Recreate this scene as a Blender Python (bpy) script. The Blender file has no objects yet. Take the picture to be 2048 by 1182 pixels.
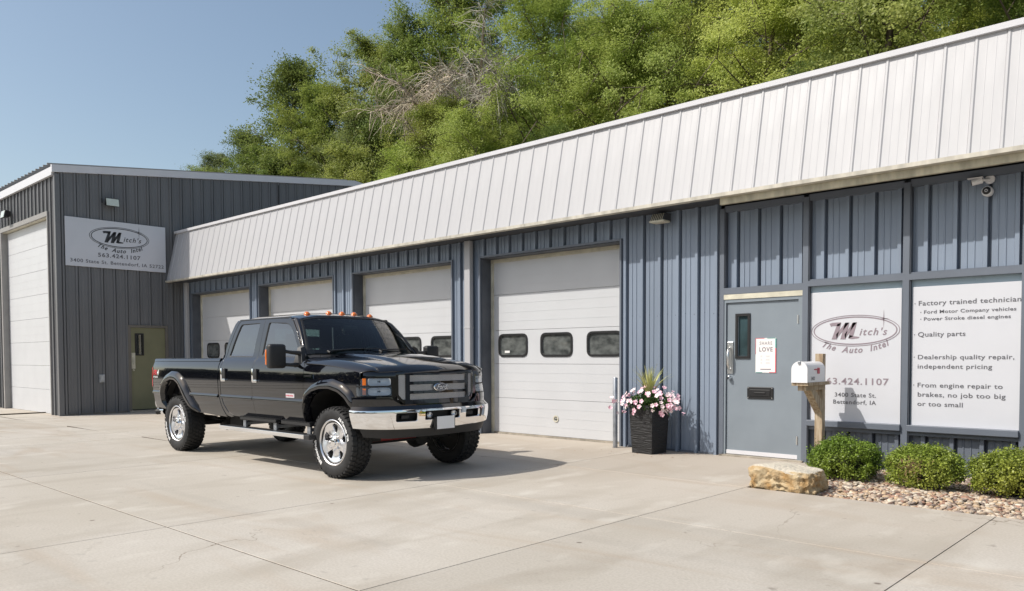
import bpy, bmesh, math, random
import numpy as np
from mathutils import Vector, Matrix, noise
from mathutils.geometry import delaunay_2d_cdt
R = math.radians
SC = bpy.context.scene
COL = SC.collection
random.seed(7)

# ------------------------------------------------------------------ camera, world, sun, exposure
CAM_H = 1.38
def make_camera():
    cd = bpy.data.cameras.new('camera'); cam = bpy.data.objects.new('camera', cd); COL.objects.link(cam)
    a, p, r = R(47.15), R(-2.04), R(-.187)
    F = Vector((-math.cos(a)*math.cos(p), math.sin(a)*math.cos(p), math.sin(p)))
    Rt = Vector((math.sin(a), math.cos(a), 0)); U = Rt.cross(F)
    R2 = Rt*math.cos(r)+U*math.sin(r); U2 = -Rt*math.sin(r)+U*math.cos(r)
    M = Matrix((R2, U2, -F)).transposed().to_4x4(); M.translation = Vector((0, -10, CAM_H))
    cam.matrix_world = M
    cd.sensor_width = 36; cd.lens = 1568.15/2048*36; cd.shift_y = (770.06-591)/2048
    cd.clip_start = .1; cd.clip_end = 3000
    SC.camera = cam
make_camera()
SUN = Vector((-.65, -1, 1.3)).normalized()
EL = math.asin(SUN.z)
W = bpy.data.worlds.new('World'); SC.world = W; W.use_nodes = True
nt = W.node_tree; nt.nodes.clear()
sky = nt.nodes.new('ShaderNodeTexSky'); sky.sky_type = 'NISHITA'; sky.sun_disc = False
sky.sun_elevation = EL; sky.sun_rotation = math.atan2(SUN.x, SUN.y)
sky.altitude = 150; sky.air_density = 1.0; sky.dust_density = 2.4; sky.ozone_density = 1.6
bg = nt.nodes.new('ShaderNodeBackground'); bg.inputs[1].default_value = .15
wo = nt.nodes.new('ShaderNodeOutputWorld')
tint = nt.nodes.new('ShaderNodeMix'); tint.data_type = 'RGBA'; tint.blend_type = 'MULTIPLY'; tint.inputs[0].default_value = 1; tint.inputs[7].default_value = (1.12, 1.07, .95, 1)
nt.links.new(sky.outputs[0], tint.inputs[6]); nt.links.new(tint.outputs[2], bg.inputs[0]); nt.links.new(bg.outputs[0], wo.inputs[0])
sl = bpy.data.lights.new('sun', 'SUN'); sl.energy = 4.0; sl.angle = R(.5); sl.color = (1, .955, .885)
so = bpy.data.objects.new('sun', sl); COL.objects.link(so); so.rotation_euler = SUN.to_track_quat('Z', 'Y').to_euler()
so.location = (0, 0, 40)
SC.view_settings.view_transform = 'Standard'; SC.view_settings.look = 'None'
SC.view_settings.exposure = .04; SC.view_settings.gamma = 1
SC.view_settings.use_curve_mapping = False

# ------------------------------------------------------------------ materials
MATS = {}
def pm(name, col, rough=.6, metal=0., var=0., vs=3., bump=0., bs=40., coat=0., spec=.5, col2=None, stretch=None, island=0., detail=6, bdist=.01):
    if name in MATS: return MATS[name]
    m = bpy.data.materials.new(name); m.use_nodes = True; MATS[name] = m
    n = m.node_tree; b = n.nodes['Principled BSDF']; L = n.links.new
    b.inputs['Base Color'].default_value = (*col, 1); b.inputs['Roughness'].default_value = rough
    b.inputs['Metallic'].default_value = metal; b.inputs['Coat Weight'].default_value = coat
    b.inputs['Coat Roughness'].default_value = .02
    b.inputs['Specular IOR Level'].default_value = spec
    tc = n.nodes.new('ShaderNodeTexCoord'); mp = n.nodes.new('ShaderNodeMapping'); L(tc.outputs['Object'], mp.inputs[0])
    if stretch: mp.inputs['Scale'].default_value = stretch
    src = None
    if var or col2:
        t = n.nodes.new('ShaderNodeTexNoise'); t.inputs['Scale'].default_value = vs; t.inputs['Detail'].default_value = detail
        L(mp.outputs[0], t.inputs[0])
        mx = n.nodes.new('ShaderNodeMix'); mx.data_type = 'RGBA'
        c2 = col2 if col2 else tuple(c*(1-var) for c in col)
        c1 = col if col2 else tuple(min(1, c*(1+var*.6)) for c in col)
        mx.inputs[6].default_value = (*c1, 1); mx.inputs[7].default_value = (*c2, 1)
        rp = n.nodes.new('ShaderNodeMapRange'); rp.inputs[1].default_value = .32; rp.inputs[2].default_value = .68
        L(t.outputs[0], rp.inputs[0]); L(rp.outputs[0], mx.inputs[0]); src = mx.outputs[2]
        L(src, b.inputs['Base Color'])
        r2 = n.nodes.new('ShaderNodeMapRange'); r2.inputs[3].default_value = max(0, rough-.06); r2.inputs[4].default_value = min(1, rough+.08)
        if rough > .15: L(t.outputs[0], r2.inputs[0]); L(r2.outputs[0], b.inputs['Roughness'])
    if island:
        g = n.nodes.new('ShaderNodeNewGeometry'); hs = n.nodes.new('ShaderNodeHueSaturation')
        r3 = n.nodes.new('ShaderNodeMapRange'); r3.inputs[3].default_value = 1-island; r3.inputs[4].default_value = 1+island
        L(g.outputs['Random Per Island'], r3.inputs[0]); L(r3.outputs[0], hs.inputs['Value'])
        r4 = n.nodes.new('ShaderNodeMapRange'); r4.inputs[3].default_value = .5-.03*island; r4.inputs[4].default_value = .5+.03*island
        ml = n.nodes.new('ShaderNodeMath'); ml.operation = 'FRACT'; m7 = n.nodes.new('ShaderNodeMath'); m7.operation = 'MULTIPLY'; m7.inputs[1].default_value = 7.31
        L(g.outputs['Random Per Island'], m7.inputs[0]); L(m7.outputs[0], ml.inputs[0]); L(ml.outputs[0], r4.inputs[0]); L(r4.outputs[0], hs.inputs['Hue'])
        if src: L(src, hs.inputs['Color'])
        else: hs.inputs['Color'].default_value = (*col, 1)
        L(hs.outputs[0], b.inputs['Base Color'])
    if bump:
        t2 = n.nodes.new('ShaderNodeTexNoise'); t2.inputs['Scale'].default_value = bs; t2.inputs['Detail'].default_value = 5
        L(mp.outputs[0], t2.inputs[0]); bp = n.nodes.new('ShaderNodeBump'); bp.inputs['Strength'].default_value = bump; bp.inputs['Distance'].default_value = bdist
        L(t2.outputs[0], bp.inputs['Height']); L(bp.outputs[0], b.inputs['Normal'])
    return m

def leafmat(name, col, col2, trans=.35, isl=.35, rough=.5):
    m = bpy.data.materials.new(name); m.use_nodes = True; n = m.node_tree; L = n.links.new; n.nodes.clear()
    o = n.nodes.new('ShaderNodeOutputMaterial'); g = n.nodes.new('ShaderNodeNewGeometry')
    mx = n.nodes.new('ShaderNodeMix'); mx.data_type = 'RGBA'; mx.inputs[6].default_value = (*col, 1); mx.inputs[7].default_value = (*col2, 1)
    tc = n.nodes.new('ShaderNodeTexCoord'); t = n.nodes.new('ShaderNodeTexNoise'); t.inputs['Scale'].default_value = .7; L(tc.outputs['Object'], t.inputs[0])
    rp = n.nodes.new('ShaderNodeMapRange'); rp.inputs[1].default_value = .35; rp.inputs[2].default_value = .65; L(t.outputs[0], rp.inputs[0]); L(rp.outputs[0], mx.inputs[0])
    hs = n.nodes.new('ShaderNodeHueSaturation'); r3 = n.nodes.new('ShaderNodeMapRange'); r3.inputs[3].default_value = 1-isl; r3.inputs[4].default_value = 1+isl
    L(g.outputs['Random Per Island'], r3.inputs[0]); L(r3.outputs[0], hs.inputs['Value']); L(mx.outputs[2], hs.inputs['Color'])
    oi = n.nodes.new('ShaderNodeObjectInfo'); r5 = n.nodes.new('ShaderNodeMapRange'); r5.inputs[3].default_value = .482; r5.inputs[4].default_value = .512
    L(oi.outputs['Random'], r5.inputs[0]); L(r5.outputs[0], hs.inputs['Hue'])
    rv = n.nodes.new('ShaderNodeMapRange'); rv.inputs[3].default_value = .88; rv.inputs[4].default_value = 1.22; fr_ = n.nodes.new('ShaderNodeMath'); fr_.operation = 'FRACT'; mu_ = n.nodes.new('ShaderNodeMath'); mu_.operation = 'MULTIPLY'; mu_.inputs[1].default_value = 17.3
    L(oi.outputs['Random'], mu_.inputs[0]); L(mu_.outputs[0], fr_.inputs[0]); L(fr_.outputs[0], rv.inputs[0]); vm = n.nodes.new('ShaderNodeMath'); vm.operation = 'MULTIPLY'; L(r3.outputs[0], vm.inputs[0]); L(rv.outputs[0], vm.inputs[1]); L(vm.outputs[0], hs.inputs['Value'])
    d = n.nodes.new('ShaderNodeBsdfPrincipled'); d.inputs['Roughness'].default_value = rough; d.inputs['Specular IOR Level'].default_value = .3
    tr = n.nodes.new('ShaderNodeBsdfTranslucent'); ms = n.nodes.new('ShaderNodeMixShader'); ms.inputs[0].default_value = trans
    L(hs.outputs[0], d.inputs['Base Color']); L(hs.outputs[0], tr.inputs[0]); L(d.outputs[0], ms.inputs[1]); L(tr.outputs[0], ms.inputs[2]); L(ms.outputs[0], o.inputs[0])
    return m

def glassmat(name, tint, refl=1.0, mult=1.7, rough=.01):
    m = bpy.data.materials.new(name); m.use_nodes = True; n = m.node_tree; L = n.links.new; n.nodes.clear()
    o = n.nodes.new('ShaderNodeOutputMaterial'); fr = n.nodes.new('ShaderNodeFresnel'); fr.inputs[0].default_value = 1.5
    g = n.nodes.new('ShaderNodeBsdfGlossy'); g.inputs['Roughness'].default_value = rough; g.inputs[0].default_value = (refl, refl, refl, 1)
    t = n.nodes.new('ShaderNodeBsdfTransparent'); t.inputs[0].default_value = (*tint, 1)
    geo = n.nodes.new('ShaderNodeNewGeometry')
    mul = n.nodes.new('ShaderNodeMath'); mul.operation = 'MULTIPLY_ADD'; mul.inputs[1].default_value = mult; mul.inputs[2].default_value = .02; mul.use_clamp = True
    L(fr.outputs[0], mul.inputs[0])
    ms = n.nodes.new('ShaderNodeMixShader'); L(mul.outputs[0], ms.inputs[0]); L(t.outputs[0], ms.inputs[1]); L(g.outputs[0], ms.inputs[2]); L(ms.outputs[0], o.inputs[0])
    return m

M = {}
M['blue'] = pm('slate_blue_metal', (.222, .268, .340), .42, var=.14, vs=1.2, bump=.05, bs=2.5, stretch=(1, 1, .35), bdist=.02)
M['blue_trim'] = pm('slate_trim', (.135, .155, .19), .45, var=.08, vs=2)
M['fascia'] = pm('white_metal', (.43, .43, .445), .5, var=.04, vs=2.2, stretch=(2.5, 2.5, .18))
M['fascia_cap'] = pm('white_trim', (.66, .66, .69), .4, var=.03)
M['drip'] = pm('weathered_cream_trim', (.52, .49, .42), .6, var=.25, vs=9, stretch=(1, 1, .3))
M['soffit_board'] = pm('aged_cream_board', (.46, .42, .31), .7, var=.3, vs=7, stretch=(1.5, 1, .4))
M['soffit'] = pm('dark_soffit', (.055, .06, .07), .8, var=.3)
M['door_white'] = pm('white_door', (.57, .58, .60), .42, var=.035, vs=1.5)
M['ivory'] = pm('ivory_trim', (.60, .57, .46), .6, var=.2, vs=6)
M['char'] = pm('charcoal_metal', (.150, .152, .158), .45, var=.12, vs=1.4, stretch=(1, 1, .25), bump=.06, bs=3)
M['char_lit'] = pm('charcoal_sunlit', (.215, .213, .208), .45, var=.12, vs=2)  # lighter, sunlit copy of the charcoal metal; no wall uses it
M['jamb'] = pm('shade_dark_jamb', (.085, .095, .115), .5, var=.15)  # shade of the unlit door returns painted in as near-black slate
M['gray_trim'] = pm('grey_trim', (.30, .29, .28), .5, var=.1)
M['olive'] = pm('olive_door', (.205, .20, .115), .5, var=.08, vs=3)
M['olive_frame'] = pm('taupe_frame', (.16, .145, .125), .55, var=.1)
M['door_gray'] = pm('grey_blue_door', (.215, .25, .285), .45, var=.07, vs=2.5)
M['alu'] = pm('aluminium', (.75, .75, .74), .28, 1., var=.1)
M['galv'] = pm('galvanised_steel', (.42, .44, .47), .42, .8, var=.25, vs=10)
M['black'] = pm('black_plastic', (.012, .012, .013), .45)
M['blackrib'] = pm('black_resin', (.012, .012, .013), .55, bump=.9, bs=9, stretch=(1, 1, 7), bdist=.02)
M['glass'] = glassmat('window_glass', (.30, .36, .36), mult=2.2)
M['teal_pane'] = pm('painted_reflection_pane', (.05, .085, .095), .08, col2=(.015, .02, .02), vs=2.5, coat=1.)  # teal reflection and its dark patches painted into the pane colour
M['hazy_mottle'] = pm('hazy_reflection_pane', (.045, .05, .05), .16, col2=(.15, .16, .155), vs=6., stretch=(1, 1, 1.6), coat=.5)  # dusty acrylic, with hazy reflections painted in as grey mottle
M['dark_in'] = pm('dark_interior', (.02, .022, .024), .7, var=.5, vs=5)
M['film'] = pm('window_film', (.31, .40, .47), .25, var=.06)
M['sign_white'] = pm('sign_white', (.60, .61, .65), .3, var=.02)
M['ink_dark'] = pm('ink_black', (.035, .035, .04), .5)
M['ink_gray'] = pm('ink_grey', (.12, .12, .135), .5)
M['ink_mauve'] = pm('ink_mauve', (.27, .22, .25), .5)
M['ink_soft'] = pm('ink_soft', (.55, .53, .55), .5)
M['ink_red'] = pm('ink_red', (.55, .06, .10), .5)
M['paper'] = pm('paper', (.80, .79, .77), .6)
M['paint'] = pm('black_gloss_paint', (.003, .0035, .006), .12, 0, coat=1., spec=.15)
M['paint'].node_tree.nodes['Principled BSDF'].inputs['Coat IOR'].default_value = 1.62
M['chrome'] = pm('chrome', (.88, .88, .89), .04, 1.)
M['alloy'] = pm('polished_alloy', (.85, .85, .87), .30, 1.)
M['rubber'] = pm('tyre_rubber', (.018, .018, .019), .68, var=.3, vs=12, bump=.1, bs=60)
M['letter'] = pm('tyre_lettering', (.72, .72, .72), .6)
M['under'] = pm('chassis_black', (.012, .012, .012), .6, var=.3)
M['tglass'] = glassmat('tinted_glass', (.12, .17, .18), mult=2.3)
M['wglass'] = glassmat('windshield_glass', (.62, .78, .70), mult=.8)
M['clear'] = glassmat('clear_lens', (.86, .88, .9))
M['amber'] = pm('amber_lens', (.75, .17, .015), .15, coat=1.)
M['redlens'] = pm('red_lens', (.55, .012, .02), .12, coat=1.)
M['trimblk'] = pm('matte_black_trim', (.02, .02, .021), .5, var=.2)
M['insert'] = pm('billet_bar', (.62, .62, .64), .42, .55)
M['seat'] = pm('seat_fabric', (.05, .052, .055), .85)
M['redpart'] = pm('red_damper', (.25, .02, .02), .4)
M['emblem'] = pm('emblem_blue', (.008, .012, .04), .15, coat=1)
M['wood'] = pm('weathered_wood', (.52, .43, .31), .85, vs=6, stretch=(6, 6, .8), col2=(.26, .18, .11), bump=.5, bs=30)
M['mailbox'] = pm('mailbox_white', (.78, .78, .80), .35, var=.03)
M['bark'] = pm('bark', (.13, .10, .075), .9, var=.4, vs=4, bump=.6, bs=20)
M['bark_pale'] = pm('dead_wood', (.36, .30, .25), .9, var=.35, vs=4)
M['dirt'] = pm('hill_soil', (.035, .04, .018), 1., var=.5, vs=.5)
M['concrete_base'] = pm('footing_concrete', (.38, .34, .28), .9, var=.25, vs=6, bump=.3)
M['rust'] = pm('rusty_debris', (.30, .13, .06), .9, var=.5, vs=20)

def concrete():
    m = bpy.data.materials.new('sunlit_concrete'); m.use_nodes = True; n = m.node_tree; L = n.links.new; b = n.nodes['Principled BSDF']
    tc = n.nodes.new('ShaderNodeNewGeometry'); P = tc.outputs['Position']
    def noi(s, d=6, st=(1, 1, 1), dist=0):
        mp = n.nodes.new('ShaderNodeMapping'); mp.inputs['Scale'].default_value = st; L(P, mp.inputs[0])
        t = n.nodes.new('ShaderNodeTexNoise'); t.inputs['Scale'].default_value = s; t.inputs['Detail'].default_value = d; t.inputs['Distortion'].default_value = dist
        L(mp.outputs[0], t.inputs[0]); return t.outputs[0]
    def ramp(v, a, c, lo=0, hi=1):
        r = n.nodes.new('ShaderNodeMapRange'); r.inputs[1].default_value = a; r.inputs[2].default_value = c; r.inputs[3].default_value = lo; r.inputs[4].default_value = hi; L(v, r.inputs[0]); return r.outputs[0]
    def mix(f, A, B, bt='MIX'):
        x = n.nodes.new('ShaderNodeMix'); x.data_type = 'RGBA'; x.blend_type = bt
        if isinstance(f, float): x.inputs[0].default_value = f
        else: L(f, x.inputs[0])
        for i, v in ((6, A), (7, B)):
            if isinstance(v, tuple): x.inputs[i].default_value = (*v, 1)
            else: L(v, x.inputs[i])
        return x.outputs[2]
    c = mix(ramp(noi(.35), .35, .65), (.515, .480, .430), (.445, .405, .345))
    c = mix(ramp(noi(1.6, 8, (1, .35, 1), .6), .50, .68, 0, .62), c, (.36, .32, .265))
    c = mix(ramp(noi(.9, 5, (.3, 1.4, 1), 1.2), .54, .70, 0, .55), c, (.40, .325, .25))
    c = mix(ramp(noi(9., 6), .64, .72, 0, .30), c, (.24, .22, .20))
    c = mix(ramp(noi(55., 3), .40, .62, 0, .34), c, (.33, .30, .25))
    # tan washed-in dirt near the buildings
    sp = n.nodes.new('ShaderNodeSeparateXYZ'); L(P, sp.inputs[0])
    w = ramp(sp.outputs[1], -4.4, -1.0, 0, .45); c = mix(w, c, (.44, .37, .30))
    def m2(op, a, b_):
        q = n.nodes.new('ShaderNodeMath'); q.operation = op
        for i, s_ in ((0, a), (1, b_)):
            if isinstance(s_, float): q.inputs[i].default_value = s_
            else: L(s_, q.inputs[i])
        return q.outputs[0]
    cr = m2('ABSOLUTE', m2('SUBTRACT', noi(.55, 9, (1, 1, 1), .3), .5), 0.)
    c = mix(m2('MULTIPLY', ramp(cr, .0008, .0028, .8, 0), ramp(noi(.22, 2), .52, .60)), c, (.20, .16, .12))
    c = mix(ramp(noi(.8, 7, (.12, 1.6, 1), .2), .60, .74, 0, .40), c, (.30, .275, .24))
    c = mix(ramp(noi(4.2, 4), .70, .76, 0, .55), c, (.17, .145, .12))
    c = mix(ramp(noi(2.7, 7, (1, .5, 1)), .58, .74, 0, .5), c, (.60, .57, .51))
    v = n.nodes.new('ShaderNodeTexVoronoi'); v.inputs['Scale'].default_value = 1.3; v.feature = 'F1'; L(P, v.inputs[0])
    c = mix(ramp(v.outputs['Distance'], .018, .035, .75, 0), c, (.12, .09, .07))
    at = n.nodes.new('ShaderNodeObjectInfo'); hs = n.nodes.new('ShaderNodeHueSaturation'); L(c, hs.inputs['Color'])
    L(ramp(at.outputs['Random'], 0, 1, .955, 1.035), hs.inputs['Value']); L(hs.outputs[0], b.inputs['Base Color'])
    b.inputs['Roughness'].default_value = .82; b.inputs['Specular IOR Level'].default_value = .35
    bp = n.nodes.new('ShaderNodeBump'); bp.inputs['Strength'].default_value = .25; bp.inputs['Distance'].default_value = .004; L(noi(70., 4), bp.inputs['Height']); L(bp.outputs[0], b.inputs['Normal'])
    return m
M['concrete'] = concrete()

# ------------------------------------------------------------------ object helpers
def tag(o, label=None, cat=None, group=None, kind=None):
    if label: o['label'] = label
    if cat: o['category'] = cat
    if group: o['group'] = group
    if kind: o['kind'] = kind
    return o
def empty(name, loc=(0, 0, 0), label=None, cat=None, group=None, kind=None, rz=0):
    o = bpy.data.objects.new(name, None); COL.objects.link(o); o.location = loc; o.rotation_euler = (0, 0, rz); o.empty_display_size = .2
    return tag(o, label, cat, group, kind)
def link(name, me, parent=None, mat=None, loc=None, **k):
    o = bpy.data.objects.new(name, me); COL.objects.link(o)
    if mat is not None and len(me.materials) == 0: me.materials.append(mat)
    if parent is not None: o.parent = parent
    if loc is not None: o.location = loc
    return tag(o, **k)
class MB:
    def __init__(s): s.v = []; s.f = []; s.mi = []; s.m = 0
    def add(s, vs, fs):
        b = len(s.v); s.v += [tuple(p) for p in vs]; s.f += [tuple(i+b for i in f) for f in fs]; s.mi += [s.m]*len(fs); return s
    def box(s, x0, x1, y0, y1, z0, z1):
        return s.add([(x0, y0, z0), (x1, y0, z0), (x1, y1, z0), (x0, y1, z0), (x0, y0, z1), (x1, y0, z1), (x1, y1, z1), (x0, y1, z1)],
                     [(3, 2, 1, 0), (4, 5, 6, 7), (0, 1, 5, 4), (1, 2, 6, 5), (2, 3, 7, 6), (3, 0, 4, 7)])
    def hexa(s, p):  # 8 points, bottom 4 then top 4
        return s.add(p, [(3, 2, 1, 0), (4, 5, 6, 7), (0, 1, 5, 4), (1, 2, 6, 5), (2, 3, 7, 6), (3, 0, 4, 7)])
    def rbox(s, x0, x1, y0, y1, z0, z1, r=.01, seg=2):
        bm = bmesh.new(); bmesh.ops.create_cube(bm, size=1)
        for v in bm.verts: v.co = Vector(((x0+x1)/2+v.co.x*(x1-x0), (y0+y1)/2+v.co.y*(y1-y0), (z0+z1)/2+v.co.z*(z1-z0)))
        bmesh.ops.bevel(bm, geom=bm.edges[:], offset=r, segments=seg, profile=.5, affect='EDGES')
        bm.verts.index_update(); s.add([v.co[:] for v in bm.verts], [[v.index for v in f.verts] for f in bm.faces]); bm.free(); return s
    def tube(s, pts, rad, n=8, caps=True):
        pts = [Vector(p) for p in pts]; rad = rad if isinstance(rad, (list, tuple)) else [rad]*len(pts)
        vs = []; up = None
        for i, p in enumerate(pts):
            d = (pts[min(i+1, len(pts)-1)]-pts[max(i-1, 0)]).normalized()
            if up is None: up = d.orthogonal().normalized()
            up = (up-d*up.dot(d)); up = up.normalized() if up.length > 1e-6 else d.orthogonal().normalized()
            b = d.cross(up)
            for k in range(n):
                t = 2*math.pi*k/n; vs.append(p+(up*math.cos(t)+b*math.sin(t))*rad[i])
        fs = [(i*n+k, i*n+(k+1) % n, (i+1)*n+(k+1) % n, (i+1)*n+k) for i in range(len(pts)-1) for k in range(n)]
        if caps: fs += [tuple(range(n))[::-1], tuple(range((len(pts)-1)*n, len(pts)*n))]
        return s.add(vs, fs)
    def lathe(s, prof, n=48, axis='y', c=(0, 0, 0), closed=False):
        vs = []
        for (r, h) in prof:
            for k in range(n):
                t = 2*math.pi*k/n; a, b = r*math.cos(t), r*math.sin(t)
                vs.append({'y': (c[0]+a, c[1]+h, c[2]+b), 'z': (c[0]+a, c[1]+b, c[2]+h), 'x': (c[0]+h, c[1]+a, c[2]+b)}[axis])
        m = len(prof); rows = m if closed else m-1
        return s.add(vs, [(i*n+k, i*n+(k+1) % n, ((i+1) % m)*n+(k+1) % n, ((i+1) % m)*n+k) for i in range(rows) for k in range(n)])
    def prism(s, poly, ext):  # poly: 3D points, ext: vector
        n = len(poly); e = Vector(ext); vs = [Vector(p) for p in poly]; vs += [p+e for p in vs]
        return s.add(vs, [tuple(range(n))[::-1], tuple(range(n, 2*n))]+[(i, (i+1) % n, n+(i+1) % n, n+i) for i in range(n)])
    def loft(s, lines, flip=False):
        n = len(lines[0]); vs = [p for l in lines for p in l]
        fs = [(i*n+k, i*n+k+1, (i+1)*n+k+1, (i+1)*n+k) for i in range(len(lines)-1) for k in range(n-1)]
        if flip: fs = [f[::-1] for f in fs]
        return s.add(vs, fs)
    def mesh(s, name, mats=None, smooth=False, angle=None, fix=True):
        me = bpy.data.meshes.new(name); me.from_pydata(s.v, [], s.f)
        if mats:
            for m in (mats if isinstance(mats, (list, tuple)) else [mats]): me.materials.append(m)
        if any(s.mi): me.polygons.foreach_set('material_index', s.mi)
        me.update()
        if fix:
            bm = bmesh.new(); bm.from_mesh(me); bmesh.ops.remove_doubles(bm, verts=bm.verts, dist=1e-5); bmesh.ops.recalc_face_normals(bm, faces=bm.faces); bm.to_mesh(me); bm.free()
        if smooth:
            me.polygons.foreach_set('use_smooth', [True]*len(me.polygons))
            if angle: me.set_sharp_from_angle(angle=R(angle))
        return me
    def build(s, name, mat=None, parent=None, smooth=False, angle=None, fix=True, loc=None, **k):
        return link(name, s.mesh(name, mat, smooth, angle, fix), parent, None, loc, **k)

def quads(name, verts, mat, parent=None, **k):
    """verts (N,4,3) array -> one mesh of loose quads"""
    N = len(verts); me = bpy.data.meshes.new(name); me.vertices.add(N*4); me.vertices.foreach_set('co', verts.astype(np.float32).ravel())
    me.loops.add(N*4); me.loops.foreach_set('vertex_index', np.arange(N*4, dtype=np.int32)); me.polygons.add(N)
    me.polygons.foreach_set('loop_start', np.arange(0, N*4, 4, dtype=np.int32)); me.polygons.foreach_set('loop_total', np.full(N, 4, dtype=np.int32))
    me.update(); me.materials.append(mat); return link(name, me, parent, **k)

def resamp(poly, res, closed=True):
    out = []; n = len(poly)
    for i in range(n if closed else n-1):
        a, b = poly[i], poly[(i+1) % n]; L = math.dist(a, b); k = max(1, int(math.ceil(L/res)))
        for j in range(k): t = j/k; out.append(tuple(a[q]+(b[q]-a[q])*t for q in range(len(a))))
    if not closed: out.append(tuple(poly[-1]))
    return out
def rounded(poly, r, seg=4):
    out = []; n = len(poly); rr = r if isinstance(r, (list, tuple)) else [r]*n
    for i in range(n):
        p = Vector(poly[i]); a = Vector(poly[i-1]); b = Vector(poly[(i+1) % n]); d1 = (a-p); d2 = (b-p)
        q = min(rr[i], d1.length*.45, d2.length*.45)
        if q < 1e-4: out.append(tuple(p)); continue
        A = p+d1.normalized()*q; B = p+d2.normalized()*q
        for k in range(seg+1): t = k/seg; out.append(tuple(A*(1-t)**2+p*2*t*(1-t)+B*t*t))
    return out
def inside(pt, poly):
    x, y = pt; c = False; n = len(poly); j = n-1
    for i in range(n):
        xi, yi = poly[i]; xj, yj = poly[j]
        if (yi > y) != (yj > y) and x < (xj-xi)*(y-yi)/(yj-yi)+xi: c = not c
        j = i
    return c
def panel(name, outline, F, mat, parent, holes=(), res=.04, thick=.02, flip=False, **k):
    """Curved sheet: outline and holes in (a,b), mapped to 3D by F(a,b), analytic normals, turned-in rim."""
    ol = resamp(outline, res); hs = [resamp(h, res) for h in holes]
    pts = list(ol); edges = [(i, (i+1) % len(ol)) for i in range(len(ol))]
    for h in hs:
        b = len(pts); pts += h; edges += [(b+i, b+(i+1) % len(h)) for i in range(len(h))]
    B = np.array(pts)
    x0, x1 = min(p[0] for p in ol), max(p[0] for p in ol); y0, y1 = min(p[1] for p in ol), max(p[1] for p in ol)
    gx = np.arange(x0+res/2, x1, res); gy = np.arange(y0+res/2, y1, res)
    for x in gx:
        for y in gy:
            if ((B[:, 0]-x)**2+(B[:, 1]-y)**2).min() < (res*.5)**2: continue
            if inside((x, y), ol) and not any(inside((x, y), h) for h in hs): pts.append((x, y))
    vs, es, fs, *_ = delaunay_2d_cdt([Vector(p) for p in pts], edges, [], 1, 1e-6)
    vs = [tuple(v) for v in vs]
    def keep(f):
        c = (sum(vs[i][0] for i in f)/len(f), sum(vs[i][1] for i in f)/len(f)); return inside(c, ol) and not any(inside(c, h) for h in hs)
    fs = [f for f in fs if keep(f)]
    e = 1e-3
    def P(a, b): return Vector(F(a, b))
    sg = -1 if flip else 1
    def N(a, b):
        n = (P(a+e, b)-P(a-e, b)).cross(P(a, b+e)-P(a, b-e)); return (n.normalized() if n.length > 1e-12 else Vector((0, 0, 1)))*sg
    V = [P(*v) for v in vs]; NN = [N(*v) for v in vs]; faces = []
    for f in fs:
        a, b, c = [Vector(vs[i]) for i in f[:3]]
        ccw = (b-a).cross(c-a) > 0
        faces.append(tuple(f) if ccw != flip else tuple(f)[::-1])
    # rim
    if thick:
        cnt = {}
        for f in faces:
            for i in range(len(f)):
                a, b = f[i], f[(i+1) % len(f)]; cnt[(a, b)] = 1
        bd = [(a, b) for (a, b) in cnt if (b, a) not in cnt]
        nn = {}
        for a, b in bd:
            d = (V[b]-V[a]); n = d.cross(NN[a]); n = n.normalized() if n.length > 1e-9 else NN[a]
            for q in (a, b): nn[q] = nn.get(q, Vector())+n
        idx = {}
        for q, n in nn.items():
            n = n.normalized() if n.length > 1e-9 else NN[q]; idx[q] = len(V)
            # small rolled edge: same point facing half out, then turned in
            V.append(V[q]+n*.0015-NN[q]*.003); NN.append((NN[q]+n).normalized()); V.append(V[q]+n*.0015-NN[q]*thick); NN.append(n)
        for a, b in bd:
            faces.append((b, a, idx[a], idx[b])); faces.append((idx[b], idx[a], idx[a]+1, idx[b]+1))
    me = bpy.data.meshes.new(name); me.from_pydata([tuple(v) for v in V], [], faces); me.update(); me.materials.append(mat)
    me.polygons.foreach_set('use_smooth', [True]*len(me.polygons)); me.normals_split_custom_set_from_vertices([tuple(n) for n in NN])
    return link(name, me, parent, **k)

def interp(xs, ys):
    """smooth monotone cubic through the points"""
    xs = np.array(xs, float); ys = np.array(ys, float); h = np.diff(xs); d = np.diff(ys)/h; m = np.zeros(len(xs)); m[0] = d[0]; m[-1] = d[-1]
    for i in range(1, len(xs)-1): m[i] = 0 if d[i-1]*d[i] <= 0 else 2*d[i-1]*d[i]/(d[i-1]+d[i])
    X = xs.tolist(); Y = ys.tolist(); Mm = m.tolist()
    def f(x):
        if x <= X[0]: return Y[0]+Mm[0]*(x-X[0])
        if x >= X[-1]: return Y[-1]+Mm[-1]*(x-X[-1])
        i = 0
        while x > X[i+1]: i += 1
        H = X[i+1]-X[i]; t = (x-X[i])/H
        return Y[i]*(2*t**3-3*t*t+1)+H*Mm[i]*(t**3-2*t*t+t)+Y[i+1]*(-2*t**3+3*t*t)+H*Mm[i+1]*(t**3-t*t)
    return f

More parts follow.
